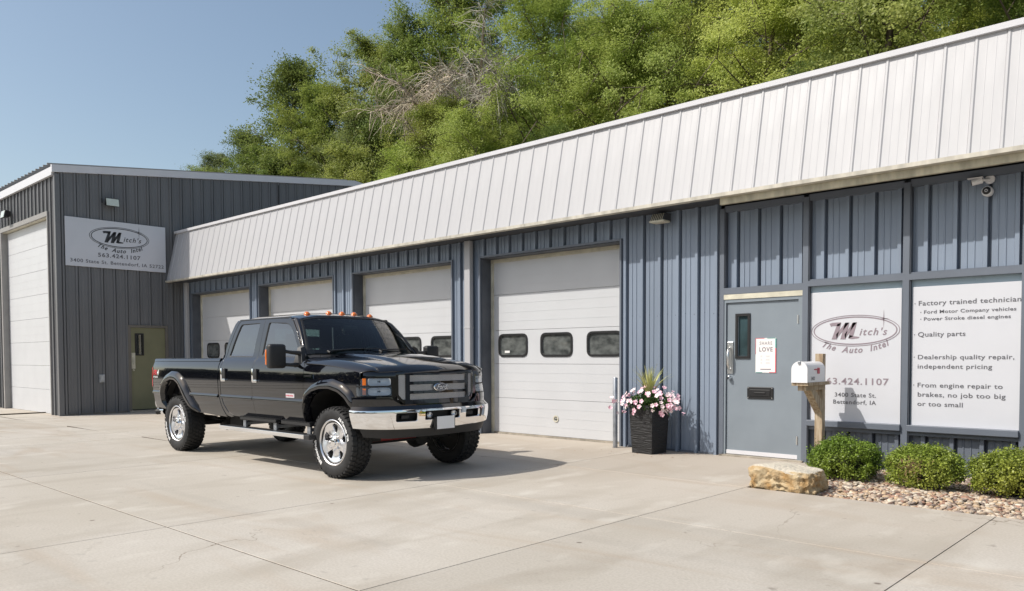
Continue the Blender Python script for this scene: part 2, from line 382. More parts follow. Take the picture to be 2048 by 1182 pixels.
# text
def text2d(s, size=1., shear=0., bold=0., align='CENTER', space=1.):
    c = bpy.data.curves.new('lettering', 'FONT'); c.body = s; c.size = size; c.shear = shear; c.offset = bold; c.align_x = align; c.space_character = space
    c.resolution_u = 3
    o = bpy.data.objects.new('lettering', c); COL.objects.link(o); dg = bpy.context.evaluated_depsgraph_get()
    me = bpy.data.meshes.new_from_object(o.evaluated_get(dg)); v = [tuple(p.co[:2]) for p in me.vertices]; f = [tuple(p.vertices) for p in me.polygons]
    COL.objects.unlink(o); bpy.data.objects.remove(o); bpy.data.curves.remove(c); bpy.data.meshes.remove(me)
    return v, f
def put(mb, vf, F):
    v, f = vf; mb.add([F(*p) for p in v], f); return mb
def arcmap(Rr, cx=0, cy=0, up=True):
    def g(x, y):
        if up: t = x/Rr; r = Rr+y; return (cx+r*math.sin(t), cy+r*math.cos(t))
        t = x/Rr; r = Rr-y; return (cx+r*math.sin(t), cy-r*math.cos(t))
    return g
def arc_warp(vf, g): v, f = vf; return [g(*p) for p in v], f
def shift(vf, dx, dy, sx=1., sy=1.): v, f = vf; return [(p[0]*sx+dx, p[1]*sy+dy) for p in v], f
def ring2d(a, b, w, n=64):
    v = []; f = []
    for k in range(n):
        t = 2*math.pi*k/n; v += [(a*math.cos(t), b*math.sin(t)), ((a-w)*math.cos(t), (b-w)*math.sin(t))]
    for k in range(n): i = 2*k; j = 2*((k+1) % n); f.append((i, j, j+1, i+1))
    return v, f
# ================================================================== SETTING
def zg(x): return 0. if x > -13 else -.009*(-13-x) if x > -22 else -.081
g = MB()
gx = [-2000, -400, -100, -60, -40, -22, -13, 3, 30, 100, 400, 2000]; gy = [-2000, -400, -100, -30, -12, 0, 14, 40, 400, 2000]
vs = [(x, y, zg(x)-.05) for y in gy for x in gx]; n_ = len(gx)
g.add(vs, [(j*n_+i, j*n_+i+1, (j+1)*n_+i+1, (j+1)*n_+i) for j in range(len(gy)-1) for i in range(n_-1)])
g.build('ground', pm('ground_soil', (.10, .095, .06), .95, var=.5, vs=.6), kind='structure')
# concrete slabs with sawn joints
lot = empty('concrete_parking_lot', kind='structure')
XJ = [-60, -48, -36, -29, -23.5, -18, -14.2, -10.3, -6.4, -3.79, -1.5, .9, 3.3, 5.7, 9, 14]
YJ = [-30, -22, -16, -11.2, -7.25, -4.32, -2.28]
JG = .0045
def slab(x0, x1, y0, y1, name='concrete_slab'):
    m = MB(); x0 += JG; x1 -= JG; y0 += JG*1.5; y1 -= JG*1.5; c = .003
    nx = max(1, int((x1-x0)/1.5)); xs = [x0+(x1-x0)*i/nx for i in range(nx+1)]
    rows = [[(x, y0, zg(x)-.06) for x in xs], [(x, y0, zg(x)-c) for x in xs], [(x, y0+.003, zg(x)) for x in xs], [(x, y1-.003, zg(x)) for x in xs], [(x, y1, zg(x)-c) for x in xs], [(x, y1, zg(x)-.06) for x in xs]]
    m.loft(rows)
    for e, sgn in ((0, 1), (-1, -1)):
        pts = [r[e] for r in rows]; m.add(pts, [tuple(range(6))[::sgn]])
    m.build(name, M['concrete'], lot)
for i in range(len(XJ)-1):
    for j in range(len(YJ)-1):
        slab(XJ[i], XJ[i+1], YJ[j], YJ[j+1])
for i in range(len(XJ)-1):
    x0, x1 = XJ[i], XJ[i+1]
    if x0 >= -3.9: continue
    slab(x0, x1, -2.28, .22)
# joint sealant in the gaps
sj = MB()
for x in XJ[1:-1]:
    sj.box(x-JG, x+JG, -30, (-2.28 if x > -3.7 else .2), -.05, -.008+(zg(x)))
for y in YJ[1:]:
    for a, b in zip(XJ[:-1], XJ[1:]):
        za = zg((a+b)/2); sj.box(a+JG, b-JG, y-JG*1.5, y+JG*1.5, -.05+za, -.004+za)
sj.build('joint_sealant', pm('joint_sealant', (.085, .065, .045), .9, var=.5, vs=12), lot)
# street beyond the camera (seen in the paint reflections)
rd = MB(); rd.box(-300, 300, -46, -30.3, -.06, -.02); rd.build('road', pm('asphalt', (.06, .06, .062), .9, var=.2), kind='structure')

# ---------------------------------------------------------------- corrugated sheet
def ribprof(xa, xb, phase, pitch=.305, d=.036, mn=.008, slot=.055):
    base = [(0, 0), (.012, d), (.054, d), (.057, -slot), (.086, -slot), (.089, 0), (.136, 0), (.144, mn), (.154, mn), (.156, 0), (.212, 0), (.220, mn), (.230, mn), (.232, 0)]  # slot added beside each rib to deepen its dark shadow band
    pts = []; k = math.floor((xa-phase)/pitch)-1
    while phase+k*pitch < xb+pitch:
        pts += [(phase+k*pitch+a*pitch/.305, b) for a, b in base]; k += 1
    def ev(x):
        for (a, b), (c, e) in zip(pts[:-1], pts[1:]):
            if a <= x <= c: return b+(e-b)*(x-a)/max(1e-9, c-a)
        return 0
    return [(xa, ev(xa))]+[p for p in pts if xa+1e-4 < p[0] < xb-1e-4]+[(xb, ev(xb))]
def sheet(name, xa, xb, z0, z1, phase, P, mat, parent, width=.915, **kw):
    """P(u, depth, z) -> xyz; z1 may be a function of u; one object per metal sheet"""
    k = math.floor((xa-phase)/width); cuts = [xa]
    while True:
        k += 1; c = phase+k*width
        if c >= xb-.06: break
        if c > xa+.06: cuts.append(c)
    cuts.append(xb); zf = z1 if callable(z1) else (lambda u: z1)
    for a, b in zip(cuts[:-1], cuts[1:]):
        pr = ribprof(a, b, phase, **kw); m = MB()
        lap = .0
        m.loft([[P(u, d, z0) for u, d in pr], [P(u, d, zf(u)) for u, d in pr]])
        m.build(name, mat, parent, fix=False)

# ================================================================== REPAIR SHOP
shop = empty('repair_shop', (-21.9, 0, 0), 'long low slate blue metal garage with a white sloped fascia and four overhead doors', 'garage')
OFF = Vector((21.9, 0, 0))
def SP(u, d, z): return (u+21.9, -d, z)
BAYS = [(-21.38, -18.20), (-17.73, -14.60), (-13.85, -10.78), (-10.01, -6.99)]; HT = 3.15; RD = .25
PH = -6.93
edges_ = [-21.9]+[v for b in BAYS for v in b]+[-5.34]
for a, b in zip(edges_[0::2], edges_[1::2]):
    sheet('wall_panel', a, b, .0, 3.5, PH, SP, M['blue'], shop)
for a, b in BAYS: sheet('wall_panel', a, b, HT, 3.5, PH, SP, M['blue'], shop)
def sbx(name, mat, x0, x1, y0, y1, z0, z1, par=None, r=0):
    m = MB(); a = (x0+21.9, x1+21.9, y0, y1, z0, z1) if par is None else (x0, x1, y0, y1, z0, z1)
    m.rbox(*a, r=r) if r else m.box(*a)
    return m.build(name, mat, par or shop)
# base angle strip along the foot of the wall
for a, b in zip(edges_[0::2], edges_[1::2]): sbx('base_trim', M['blue_trim'], a, b, -.012, .02, -.09, .03)
# ---- overhead doors
def bay_door(i, a, b, wins, off, hole=False):
    d = empty('garage_door', (a+21.9, 0, 0)); d.parent = shop; w = b-a; zb = zg(a)
    # jamb returns and head return with their shade painted in as dark slate
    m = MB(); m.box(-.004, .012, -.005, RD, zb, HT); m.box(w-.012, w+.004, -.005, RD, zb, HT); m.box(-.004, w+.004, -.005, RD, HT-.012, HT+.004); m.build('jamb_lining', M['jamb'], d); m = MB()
    m.box(-.035, -.004, -.042, .0, zb, HT+.035); m.box(w+.004, w+.035, -.042, .0, zb, HT+.035); m.box(-.004, w+.004, -.042, 0, HT+.004, HT+.035); m.build('jamb_trim', M['blue_trim'], d)
    m = MB(); m.box(.014, .065, RD-.03, RD+.05, zb, HT-.014); m.box(w-.065, w-.014, RD-.03, RD+.05, zb, HT-.014); m.box(.065, w-.065, RD-.03, RD+.05, HT-.075, HT-.014); m.build('door_frame', M['ivory'], d)
    zs = [.03, .65, 1.26, 1.86, 2.50, HT-.06]
    for k in range(5):
        z0, z1 = zs[k]+.004, zs[k+1]-.004; x0, x1 = .065, w-.065; y = RD
        holes = []
        if k == 2 and wins:
            for q in wins: holes.append(rounded([(q, 1.415), (q+.64, 1.415), (q+.64, 1.765), (q, 1.765)], .09, 4))
        if hole and k == 0: holes.append([(1.52+.04*math.cos(t*math.pi/6), .33+.04*math.sin(t*math.pi/6)) for t in range(12)])
        def F(a_, b_): return (a_, y, b_)
        panel('door_panel', [(x0, z0), (x1, z0), (x1, z1), (x0, z1)], F, M['door_white'], d, holes=holes, res=.3, thick=.04)
        m = MB()
        for q in (1/4, 2/4, 3/4): zz = z0+(z1-z0)*q; m.box(x0, x1, y-.0022, y+.001, zz-.004, zz+.004)
        if k != 2: m.build('pressed_rib', M['door_white'], d)
    for q in wins:
        o = rounded([(q-.03, 1.385), (q+.67, 1.385), (q+.67, 1.795), (q-.03, 1.795)], .12, 5); h = rounded([(q+.005, 1.42), (q+.635, 1.42), (q+.635, 1.76), (q+.005, 1.76)], .085, 5)
        panel('window_frame', o, lambda a_, b_: (a_, RD-.016, b_), M['black'], d, holes=[h], res=.1, thick=.018)
        m = MB(); m.box(q-.01, q+.65, RD+.012, RD+.016, 1.40, 1.78); m.build('window_pane', M['hazy_mottle'], d)
    # bare workshop behind the panes
    if wins:
        m = MB(); m.box(.1, w-.1, RD+.5, RD+.52, 1.0, 2.2)
        m.build('shelving', pm('shop_interior', (.30, .30, .28), .8, col2=(.03, .035, .035), vs=3.2), d)
    if hole:
        m = MB(); m.lathe([(.058, -.006), (.058, -.012), (.040, -.012), (.036, .05), (.0, .05)], 20, 'y', (1.52, RD, .33)); m.build('vent_port', M['ivory'], d, smooth=True, angle=40)
        sbx('sticker', M['paper'], wins[0]+.11, wins[0]+.23, RD+.009, RD+.011, 1.455, 1.495, d)
    m = MB(); m.box(-.02, w+.02, RD-.02, RD+.3, zb-.05, .028); m.build('threshold', M['concrete_base'], d)
bay_door(0, *BAYS[0], [.36, 1.36, 2.28], .3)
bay_door(1, *BAYS[1], [.21, 1.21, 2.21], .2)
bay_door(2, *BAYS[2], [.21, 1.21, 2.21], .2)
bay_door(3, *BAYS[3], [.21, 1.21, 2.21], .2, hole=True)
# ---- storefront: posts, rails, infill sheets
POSTS = [-5.30, -4.12, -2.915, -1.71, -.51, .69, 1.9]
for x in POSTS: sbx('post', M['blue_trim'], x-.036, x+.036, -.0, .11, 0, 3.42); sbx('post_shade_strip', M['jamb'], x+.036, x+.048, .012, .11, 0, 3.40)  # dark strip added for the shade right of each post
for i, (a, b) in enumerate(zip(POSTS[:-1], POSTS[1:])):
    a += .036; b -= .036
    sbx('rail', M['blue_trim'], a, b, .015, .10, 3.37, 3.45)
    sheet('infill_panel', a, b, 2.30, 3.38, -5.16 if i == 0 else POSTS[i]+.16, lambda u, d, z: (u+21.9, .095-d, z), M['blue'], shop)
    if i == 0: sbx('rail', M['blue_trim'], a, b, .0, .10, 2.235, 2.325)
    else:
        sbx('rail', M['blue_trim'], a, b, .0, .10, 2.275, 2.345)
        sbx('rail', M['blue_trim'], a, b, .02, .095, 2.345, 2.365)
        sbx('window_sill', M['blue_trim'], a, b, -.035, .10, .485, .560, r=.006)
        sbx('rail', M['blue_trim'], a, b, .03, .095, .435, .483)
        sheet('infill_panel', a, b, .0, .44, POSTS[i]+.16, lambda u, d, z: (u+21.9, .095-d, z), M['blue_trim'], shop)
        sbx('base_trim', M['blue_trim'], a, b, .03, .10, -.04, .045)
        sbx('base_trim', M['blue_trim'], a, b, .012, .03, -.04, .018)
        w_ = empty('window', (a+21.9, 0, 0)); w_.parent = shop; W_ = b-a
        sbx('window_pane', M['film'], 0, W_, .068, .074, .555, 2.28, w_)
sbx('wall_core', M['blue_trim'], -5.34, 1.95, .17, .20, -.1, 3.5)
sbx('wall_core', M['dirt'], -21.9, -5.34, RD+.55, RD+.58, -.1, 3.5)
# ---- entrance door
dr = empty('entrance_door', (-5.264+21.9, 0, 0)); dr.parent = shop; DW = 1.108
m = MB(); m.box(0, DW, .0, .09, 2.165, 2.232); m.build('door_header', M['ivory'], dr)
m = MB(); m.box(0, .03, .01, .1, .0, 2.165); m.box(DW-.055, DW, .01, .1, .0, 2.165); m.box(.03, DW-.055, .01, .1, 2.12, 2.165); m.build('door_frame', M['door_gray'], dr)
panel('door_leaf', [(.035, .03), (DW-.06, .03), (DW-.06, 2.114), (.035, 2.114)], lambda a, b: (a, .035, b), M['door_gray'], dr, holes=[[(.20, 1.385), (.345, 1.385), (.345, 1.935), (.20, 1.935)]], res=.4, thick=.04)
m = MB()
for (x0, x1, z0, z1) in ((.165, .38, 1.93, 1.965), (.165, .38, 1.35, 1.385), (.165, .2, 1.385, 1.93), (.345, .38, 1.385, 1.93)): m.box(x0, x1, .018, .045, z0, z1)
m.build('window_frame', M['black'], dr)
sbx('window_pane', M['teal_pane'], .19, .355, .052, .056, 1.37, 1.95, dr)
sbx('dark_room', M['dark_in'], .1, .45, .1, .11, 1.3, 2.0, dr)
sbx('kick_strip', M['fascia_cap'], .035, DW-.06, .026, .036, .03, .085, dr)
sbx('threshold', M['concrete_base'], -.03, DW+.03, -.05, .1, -.05, .022, dr)
m = MB(); m.rbox(.045, .135, .020, .034, 1.14, 1.58, r=.004); m.build('handle_plate', M['alu'], dr)
m = MB(); m.tube([(.09, .02, 1.50), (.09, -.035, 1.48), (.09, -.045, 1.40), (.09, -.045, 1.28), (.09, -.03, 1.22), (.09, .02, 1.20)], [.012, .014, .022, .022, .014, .012], 10); m.build('handle', M['alu'], dr, smooth=True, angle=50)
m = MB(); m.lathe([(0, -.03), (.018, -.03), (.026, -.015), (.03, .03)], 20, 'y', (.085, .0, 1.085)); m.build('lock', M['chrome'], dr, smooth=True, angle=40)
for z in (.28, 1.05, 1.86): sbx('hinge', M['alu'], DW-.066, DW-.05, -.0, .03, z-.055, z+.055, dr)
m = MB(); m.rbox(.345, .715, .018, .036, .805, .965, r=.006); m.rbox(.385, .675, .010, .020, .84, .93, r=.004); m.rbox(.45, .61, .002, .012, .875, .895, r=.003)
m.build('mail_slot', M['black'], dr)
m = MB()
for x in (.36, .70):
    for z in (.82, .95): m.lathe([(0, -.003), (.006, -.002), (.007, .002)], 8, 'y', (x, .017, z))
m.build('screw', M['alu'], dr)
# ---- fascia
YB, ZB, YT, ZT = -.50, 3.52, -.20, 4.88
FL = math.hypot(YT-YB, ZT-ZB); fd = Vector((0, YT-YB, ZT-ZB)).normalized(); fn = Vector((0, -fd.z, fd.y))
def FP(u, d, s): p = Vector((u+21.9, YB, ZB))+fd*s+fn*d; return tuple(p)
xf = -21.888; k0 = -1.87-.012-66*.305
cuts = [xf]+[k0+.305*i for i in range(0, 92) if k0+.305*i > xf+.05]
base = [(0, 0), (.010, .012), (.030, .012), (.044, 0), (.116, 0), (.122, .0012), (.128, 0), (.204, 0), (.210, .0012), (.216, 0), (.304, 0)]
fme = MB().loft([[FP(-21.9+a, b, 0) for a, b in base], [FP(-21.9+a, b, FL) for a, b in base]]).mesh('fascia_panel', M['fascia'], fix=False)
for c in cuts[1:]:
    link('fascia_panel', fme, shop, loc=(c+21.9, 0, 0))
w0 = cuts[1]-xf
MB().loft([[FP(xf, 0, 0), FP(xf+w0, 0, 0)], [FP(xf, 0, FL), FP(xf+w0, 0, FL)]]).build('fascia_panel', M['fascia'], shop, fix=False)
XE = cuts[-1]+.305
m = MB()
cp = [(YT-.055, ZT-.035), (YT-.06, ZT+.03), (YT+.02, ZT+.05), (YT+.2, ZT+.04), (YT+.2, ZT-.1), (YT+.02, ZT-.035)]
m.prism([(xf+21.9, y, z) for y, z in cp], (XE-xf, 0, 0)); m.build('fascia_cap', M['fascia_cap'], shop)
m = MB(); m.prism([(xf+21.9, YB-.03, ZB+.008), (xf+21.9, YB-.03, ZB-.04), (xf+21.9, YB+.04, ZB-.05), (xf+21.9, YB+.04, ZB-.006)], (XE-xf, 0, 0)); m.build('drip_edge', M['drip'], shop)
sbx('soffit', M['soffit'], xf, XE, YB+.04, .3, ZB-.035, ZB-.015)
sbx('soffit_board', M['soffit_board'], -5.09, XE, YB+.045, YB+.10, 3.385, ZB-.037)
m = MB(); m.box(0, XE-xf, YT+.0, 12, 4.70, 4.80); m.build('roof', M['gray_trim'], shop)
sbx('rear_wall', M['blue'], xf, XE, 11.9, 12, 0, 4.7); sbx('end_wall', M['blue'], XE-.1, XE, .3, 11.9, 0, 4.7)
# downspouts
for x in (-21.56, -10.26):
    d = MB(); d.rbox(x-.075+21.9, x+.075+21.9, -.13, -.04, zg(x), 3.48, r=.012)
    d.rbox(x-.08+21.9, x+.08+21.9, -.135, -.035, 1.9, 1.93, r=.003); d.rbox(x-.08+21.9, x+.08+21.9, -.135, -.035, .35, .38, r=.003)
    d.build('downspout', M['fascia'], shop)
# screws and dents on the blue wall
m = MB()
for x in np.arange(-6.8, -5.4, .305):
    m.lathe([(0, -.006), (.008, -.005), (.009, 0)], 6, 'y', (x+.02+21.9, -.002, 2.0)); m.lathe([(0, -.006), (.008, -.005), (.009, 0)], 6, 'y', (x+.17+21.9, -.002, 1.98))
m.build('screw', M['under'], shop)
# wall pack lamp under the soffit
lp = empty('wall_lamp', (-6.19, -.04, 3.325), 'small hooded lamp with pale fins tucked under the fascia', 'lamp')
m = MB(); m.prism([(-.17, -.03, .18), (-.17, -.20, .17), (-.17, -.27, .03), (-.17, -.24, .0), (-.17, -.03, .0)], (.34, 0, 0)); m.build('housing', M['soffit'], lp)
m = MB()
for k in range(7):
    x = -.15+k*.045; m.prism([(x, -.205, .172), (x, -.280, .03), (x, -.268, .02), (x, -.195, .168)], (.014, 0, 0))
m.build('fin', M['ivory'], lp)
m = MB(); m.rbox(-.175, .175, -.285, -.06, -.018, .022, r=.006); m.build('rim', M['ivory'], lp)

lp.scale = (.68, .8, .68)
# ================================================================== CHARCOAL METAL BUILDING
bar = empty('metal_warehouse', (-21.9, -3.22, -.08), 'taller charcoal metal building at the left with a pale sloping roof edge', 'building')
EZ, RY, RZ, BY = 6.08, 5.85, 7.14, 14.9
def gz(y): return EZ+(RZ-EZ)*(y+3.22)/(RY+3.22) if y < RY else RZ-(RZ-EZ)*(y-RY)/(BY-RY)
def bbx(name, mat, x0, x1, y0, y1, z0, z1, par=None, r=0):
    m = MB(); a = (x0+21.9, x1+21.9, y0+3.22, y1+3.22, z0+.08, z1+.08) if par is None else (x0, x1, y0, y1, z0, z1)
    m.rbox(*a, r=r) if r else m.box(*a)
    return m.build(name, mat, par or bar)
DY0, DY1 = -1.56, -.49
SD = lambda u, d, z: (d, u+3.22, z+.08)
sheet('wall_panel', -3.22+.06, DY0, -.08, gz, -3.13, SD, M['char'], bar, d=.034, slot=.025)
sheet('wall_panel', DY0, DY1, 2.28, gz, -3.13, SD, M['char'], bar, d=.034, slot=.025)
sheet('wall_panel', DY1, RY, -.08, gz, -3.13, SD, M['char'], bar, d=.034, slot=.025)
sheet('wall_panel', RY, BY, -.08, gz, -3.13, SD, M['char'], bar, d=.034, slot=.025)
SF = lambda u, d, z: (u+21.9, -d, z+.08)
LX0, LX1, LZ = -26.55, -22.52, 5.04
sheet('wall_panel', LX1, -21.9, -.08, EZ, -22.0, SF, M['char'], bar, d=.034, slot=.025)
sheet('wall_panel', LX0, LX1, LZ, EZ, -22.0, SF, M['char'], bar, d=.034, slot=.025)
sheet('wall_panel', -44, LX0, -.08, EZ, -22.0, SF, M['char'], bar, d=.034, slot=.025)
bbx('corner_trim', M['char'], -21.96, -21.855, -3.265, -3.15, -.08, 6.02)
bbx('base_trim', M['olive_frame'], -21.9, -21.88, -3.15, DY0, -.12, -.03); bbx('base_trim', M['olive_frame'], -21.9, -21.88, DY1, 14, -.12, -.03)
bbx('rear_wall', M['char'], -44, -21.9, BY-.1, BY, -.1, EZ)
# gable rake trim (pale), following the slope over the ridge
m = MB()
for ya, yb in ((-3.32, RY), (RY, BY)):
    za, zb = gz(max(-3.22, ya))-(.012 if ya < -3.22 else 0), gz(yb)
    A = [(-.03, ya+3.22, za+.08-.02), (.055, ya+3.22, za+.08-.02), (.055, ya+3.22, za+.08+.16), (-.03, ya+3.22, za+.08+.17)]
    Bq = [(-.03, yb+3.22, zb+.08-.02), (.055, yb+3.22, zb+.08-.02), (.055, yb+3.22, zb+.08+.16), (-.03, yb+3.22, zb+.08+.17)]
    m.hexa([A[0], A[1], Bq[1], Bq[0], A[3], A[2], Bq[2], Bq[3]])
m.build('rake_trim', M['fascia_cap'], bar)
# roof sheets
m = MB()
for ya, yb in ((-3.30, RY), (RY, BY)):
    za, zb = gz(max(ya, -3.22))+.1, gz(yb)+.1
    m.hexa([(-.03, ya+3.22, za+.04), (-.03, yb+3.22, zb+.04), (-22, yb+3.22, zb+.04), (-22, ya+3.22, za+.04), (-.03, ya+3.22, za+.1), (-.03, yb+3.22, zb+.1), (-22, yb+3.22, zb+.1), (-22, ya+3.22, za+.1)])
m.build('roof', M['gray_trim'], bar)
rm = MB().hexa([(0, 0, 0), (0, 9.1, 1.055), (.04, 9.1, 1.055), (.04, 0, 0), (0, 0, .05), (0, 9.1, 1.105), (.04, 9.1, 1.105), (.04, 0, .05)]).mesh('roof_rib', M['gray_trim'])
for i in range(24): link('roof_rib', rm, bar, loc=(-.35-.305*i, -.09, EZ+.10+.18))
bbx('eave_trim', M['fascia_cap'], -44, -21.93, -3.31, -3.235, 5.99, 6.19)
# large white overhead door in the front
ld = empty('overhead_door', (LX0+21.9, 0, 0)); ld.parent = bar; LW = LX1-LX0
m = MB(); m.box(-.10, 0, -.045, .18, 0, LZ+.08); m.box(LW, LW+.05, -.045, .18, 0, LZ+.08); m.box(-.10, LW+.05, -.05, .18, LZ+.08, LZ+.20); m.build('door_frame', M['gray_trim'], ld)
m = MB(); m.box(0, LW, -.0, .16, LZ+.07, LZ+.08); m.build('head_return', M['ivory'], ld)
nz = 8; hz = (LZ+.06)/nz
for k in range(nz):
    m = MB(); m.rbox(.01, LW-.01, .12, .17, k*hz+.003, (k+1)*hz-.003, r=.004)
    for q in (.33, .66): m.box(.01, LW-.01, .118, .121, (k+q)*hz-.004, (k+q)*hz+.004)
    m.build('door_panel', M['door_white'], ld)
# olive side door
sd = empty('side_door', (0, DY0+3.22, .08)); sd.parent = bar; SW = DY1-DY0
m = MB(); m.box(-.08, .045, 0, .07, -.06, 2.28); m.box(-.08, .045, SW-.07, SW, -.06, 2.28); m.box(-.08, .045, .07, SW-.07, 2.21, 2.28); m.build('door_frame', M['olive_frame'], sd)
panel('door_leaf', [(.075, .0), (SW-.075, .0), (SW-.075, 2.205), (.075, 2.205)], lambda a, b: (.005, a, b), M['olive'], sd, holes=[[(.215, 1.48), (.385, 1.48), (.385, 2.03), (.215, 2.03)]], res=.4, thick=.04)
m = MB()
for (a, b, z0, z1) in ((.185, .415, 2.02, 2.055), (.185, .415, 1.455, 1.49), (.185, .22, 1.49, 2.02), (.38, .415, 1.49, 2.02)): m.box(-.01, .025, a, b, z0, z1)
m.build('window_frame', M['black'], sd)
m = MB(); m.box(-.03, -.024, .2, .4, 1.47, 2.04); m.build('window_pane', M['glass'], sd)
m = MB(); m.box(-.3, -.28, .1, .5, 1.4, 2.1); m.build('pale_room', pm('pale_room', (.5, .52, .45), .8), sd)
m = MB(); m.rbox(.0, .02, .085, .185, 1.10, 1.53, r=.004); m.tube([(.01, .135, 1.42), (.06, .135, 1.40), (.06, .135, 1.24), (.01, .135, 1.22)], .014, 8); m.lathe([(0, .035), (.02, .035), (.026, 0)], 12, 'x', (0, .135, 1.06)); m.build('handle', M['ivory'], sd)
m = MB(); m.box(-.06, .10, .0, SW, -.16, -.03); m.build('threshold', M['concrete_base'], sd)
m = MB(); m.rbox(.003, .06, -2.31+3.22, -2.17+3.22, .75+.08, .96+.08, r=.01); m.rbox(.058, .075, -2.29+3.22, -2.19+3.22, .78+.08, .93+.08, r=.008); m.build('outlet_box', M['galv'], bar)
m = MB(); m.tube([(.05, 2.99+3.22, 6.2), (.05, 2.99+3.22, 6.78)], .012, 6); m.build('antenna', M['under'], bar)
# flood lights
def flood(loc, rz, label):
    f = empty('flood_light', loc, label, 'lamp', rz=rz)
    m = MB(); m.hexa([(-.15, -.04, -.07), (.15, -.04, -.07), (.17, -.20, -.11), (-.17, -.20, -.11), (-.12, -.02, .08), (.12, -.02, .08), (.17, -.16, .10), (-.17, -.16, .10)]); m.build('housing', M['under'], f)
    m = MB(); m.hexa([(-.155, -.200, -.100), (.155, -.200, -.100), (.155, -.215, -.098), (-.155, -.215, -.098), (-.155, -.162, .085), (.155, -.162, .085), (.155, -.178, .087), (-.155, -.178, .087)]); m.build('lens', pm('floodlight_lens', (.62, .66, .58), .25, var=.1, vs=20, coat=.6), f)
    m = MB(); m.tube([(-.0, 0, .0), (0, -.05, .0)], .03, 8); m.tube([(-.20, .0, .10), (-.20, -.02, -.02)], .012, 6); m.build('bracket', M['under'], f)
flood((-21.868, -1.95, 5.46), R(90), 'flood light on the dark gable wall above the sign')
flood((-25.60, -3.26, 5.45), 0, 'flood light above the tall white overhead door')
# sun side lamp glass etc done

# ================================================================== SIGNS
def logo(sb, F, w, mat, mat2=None, script=None, zoff=0.):
    """oval emblem with M + itch's, star and an arched script line; F maps (x,z) metres, centred"""
    a, b = w/2, w*.182
    m = MB(); put(m, ring2d(a, b, w*.008), F); put(m, ring2d(a*.945, b*.90, w*.013), F)
    m.build('oval_ring', mat, sb)
    m = MB(); cxp, czp, sc_ = 455., 436., w/630.
    strokes = [[(276, 380), (300, 374), (362, 372), (350, 400), (300, 398), (288, 404)], [(333, 386), (362, 376), (332, 498), (293, 498)], [(326, 462), (392, 376), (420, 376), (330, 492)], [(390, 378), (420, 376), (394, 498), (357, 498)],
               [(388, 462), (446, 376), (474, 376), (392, 492)], [(444, 378), (474, 376), (448, 478), (414, 492)], [(414, 492), (424, 468), (450, 476), (494, 482), (486, 492), (440, 497)]]
    for q_, st in enumerate(strokes): m.add([tuple(Vector(F((x_-cxp)*sc_, (czp-z_)*sc_))+((Vector(F(0, 0))-Vector(F(0, 0)))) ) for x_, z_ in st], [tuple(range(len(st)))])
    bmq = bmesh.new(); del bmq
    put(m, shift(text2d("itch's", w*.115, .28, w*.0016, 'LEFT', 1.22), w*.055, -w*.055, 1.0, 1), F)
    m.build('lettering', mat, sb, kind='stuff')
    m = MB(); cx, cz = w*.325, w*.128; L1, L2, t = w*.112, w*.06, w*.005
    for (px, pz) in ((0, 1), (0, -1), (1, 0), (-1, 0)):
        L_ = L1 if pz else L2; q = [(cx-t*abs(pz)-0*px, cz-t*abs(px)), (cx+px*L_, cz+pz*L_), (cx+t*abs(pz), cz+t*abs(px))]
        m.add([F(*p) for p in q], [(0, 1, 2)])
    m.build('star', mat, sb)
    def warp(x, y):
        R_ = w*.80; t = x/R_; return ((R_-y)*math.sin(t), -w*.15+R_*(1-math.cos(t))*0.85+y*math.cos(t)-w*.108)
    m = MB(); vf = text2d('The  Auto  Intel', w*.098, .30, w*.0022, 'CENTER', 1.22)
    put(m, ([warp(*p) for p in vf[0]], vf[1]), F)
    m.build('lettering', mat, sb, kind='stuff')

# sign on the gable wall
s1 = empty('business_sign', (-21.865, -1.79, 4.365), 'white sign with oval logo, phone number and address on the dark gable wall', 'sign')
m = MB(); m.rbox(.0, .03, -1.265, 1.265, -.62, .62, r=.003); m.build('board', M['sign_white'], s1)
F1 = lambda x, z: (.034, x, z)
logo(s1, lambda x, z: (.034, x+.06, z+.20), 1.52, M['ink_dark'])
m = MB(); put(m, shift(text2d('563.424.1107', .145, 0, .003, 'CENTER', 1.12), .04, -.335, 1.22, 1), F1); put(m, shift(text2d('3400 State St. Bettendorf, IA 52722', .125, 0, .0015, 'CENTER', 1.12), .02, -.515, 1.15, 1), F1)
m.build('lettering', M['ink_gray'], s1, kind='stuff')
# window sign with the logo
s2 = empty('business_sign', (-3.52, .05, .555), 'white window sign with mauve oval logo and phone number behind the mailbox', 'sign')
m = MB(); m.rbox(-.548, .548, .0, .012, .0, 1.635, r=.002); m.build('board', M['sign_white'], s2)
F2 = lambda x, z: (x, -.003, z)
logo(s2, lambda x, z: (x, -.003, z+1.14), 1.07, M['ink_mauve'])
m = MB(); put(m, shift(text2d('563.424.1107', .115, 0, .0015, 'CENTER', 1.1), .0, .47, 1.2, 1), F2)
m.build('lettering', M['ink_mauve'], s2, kind='stuff')
m = MB(); put(m, shift(text2d('3400 State St.', .072, 0, .001, 'CENTER', 1.12), .02, .315, 1.1, 1), F2); put(m, shift(text2d('Bettendorf, IA', .072, 0, .001, 'CENTER', 1.12), .01, .225, 1.1, 1), F2)
m.build('lettering', M['ink_gray'], s2, kind='stuff')
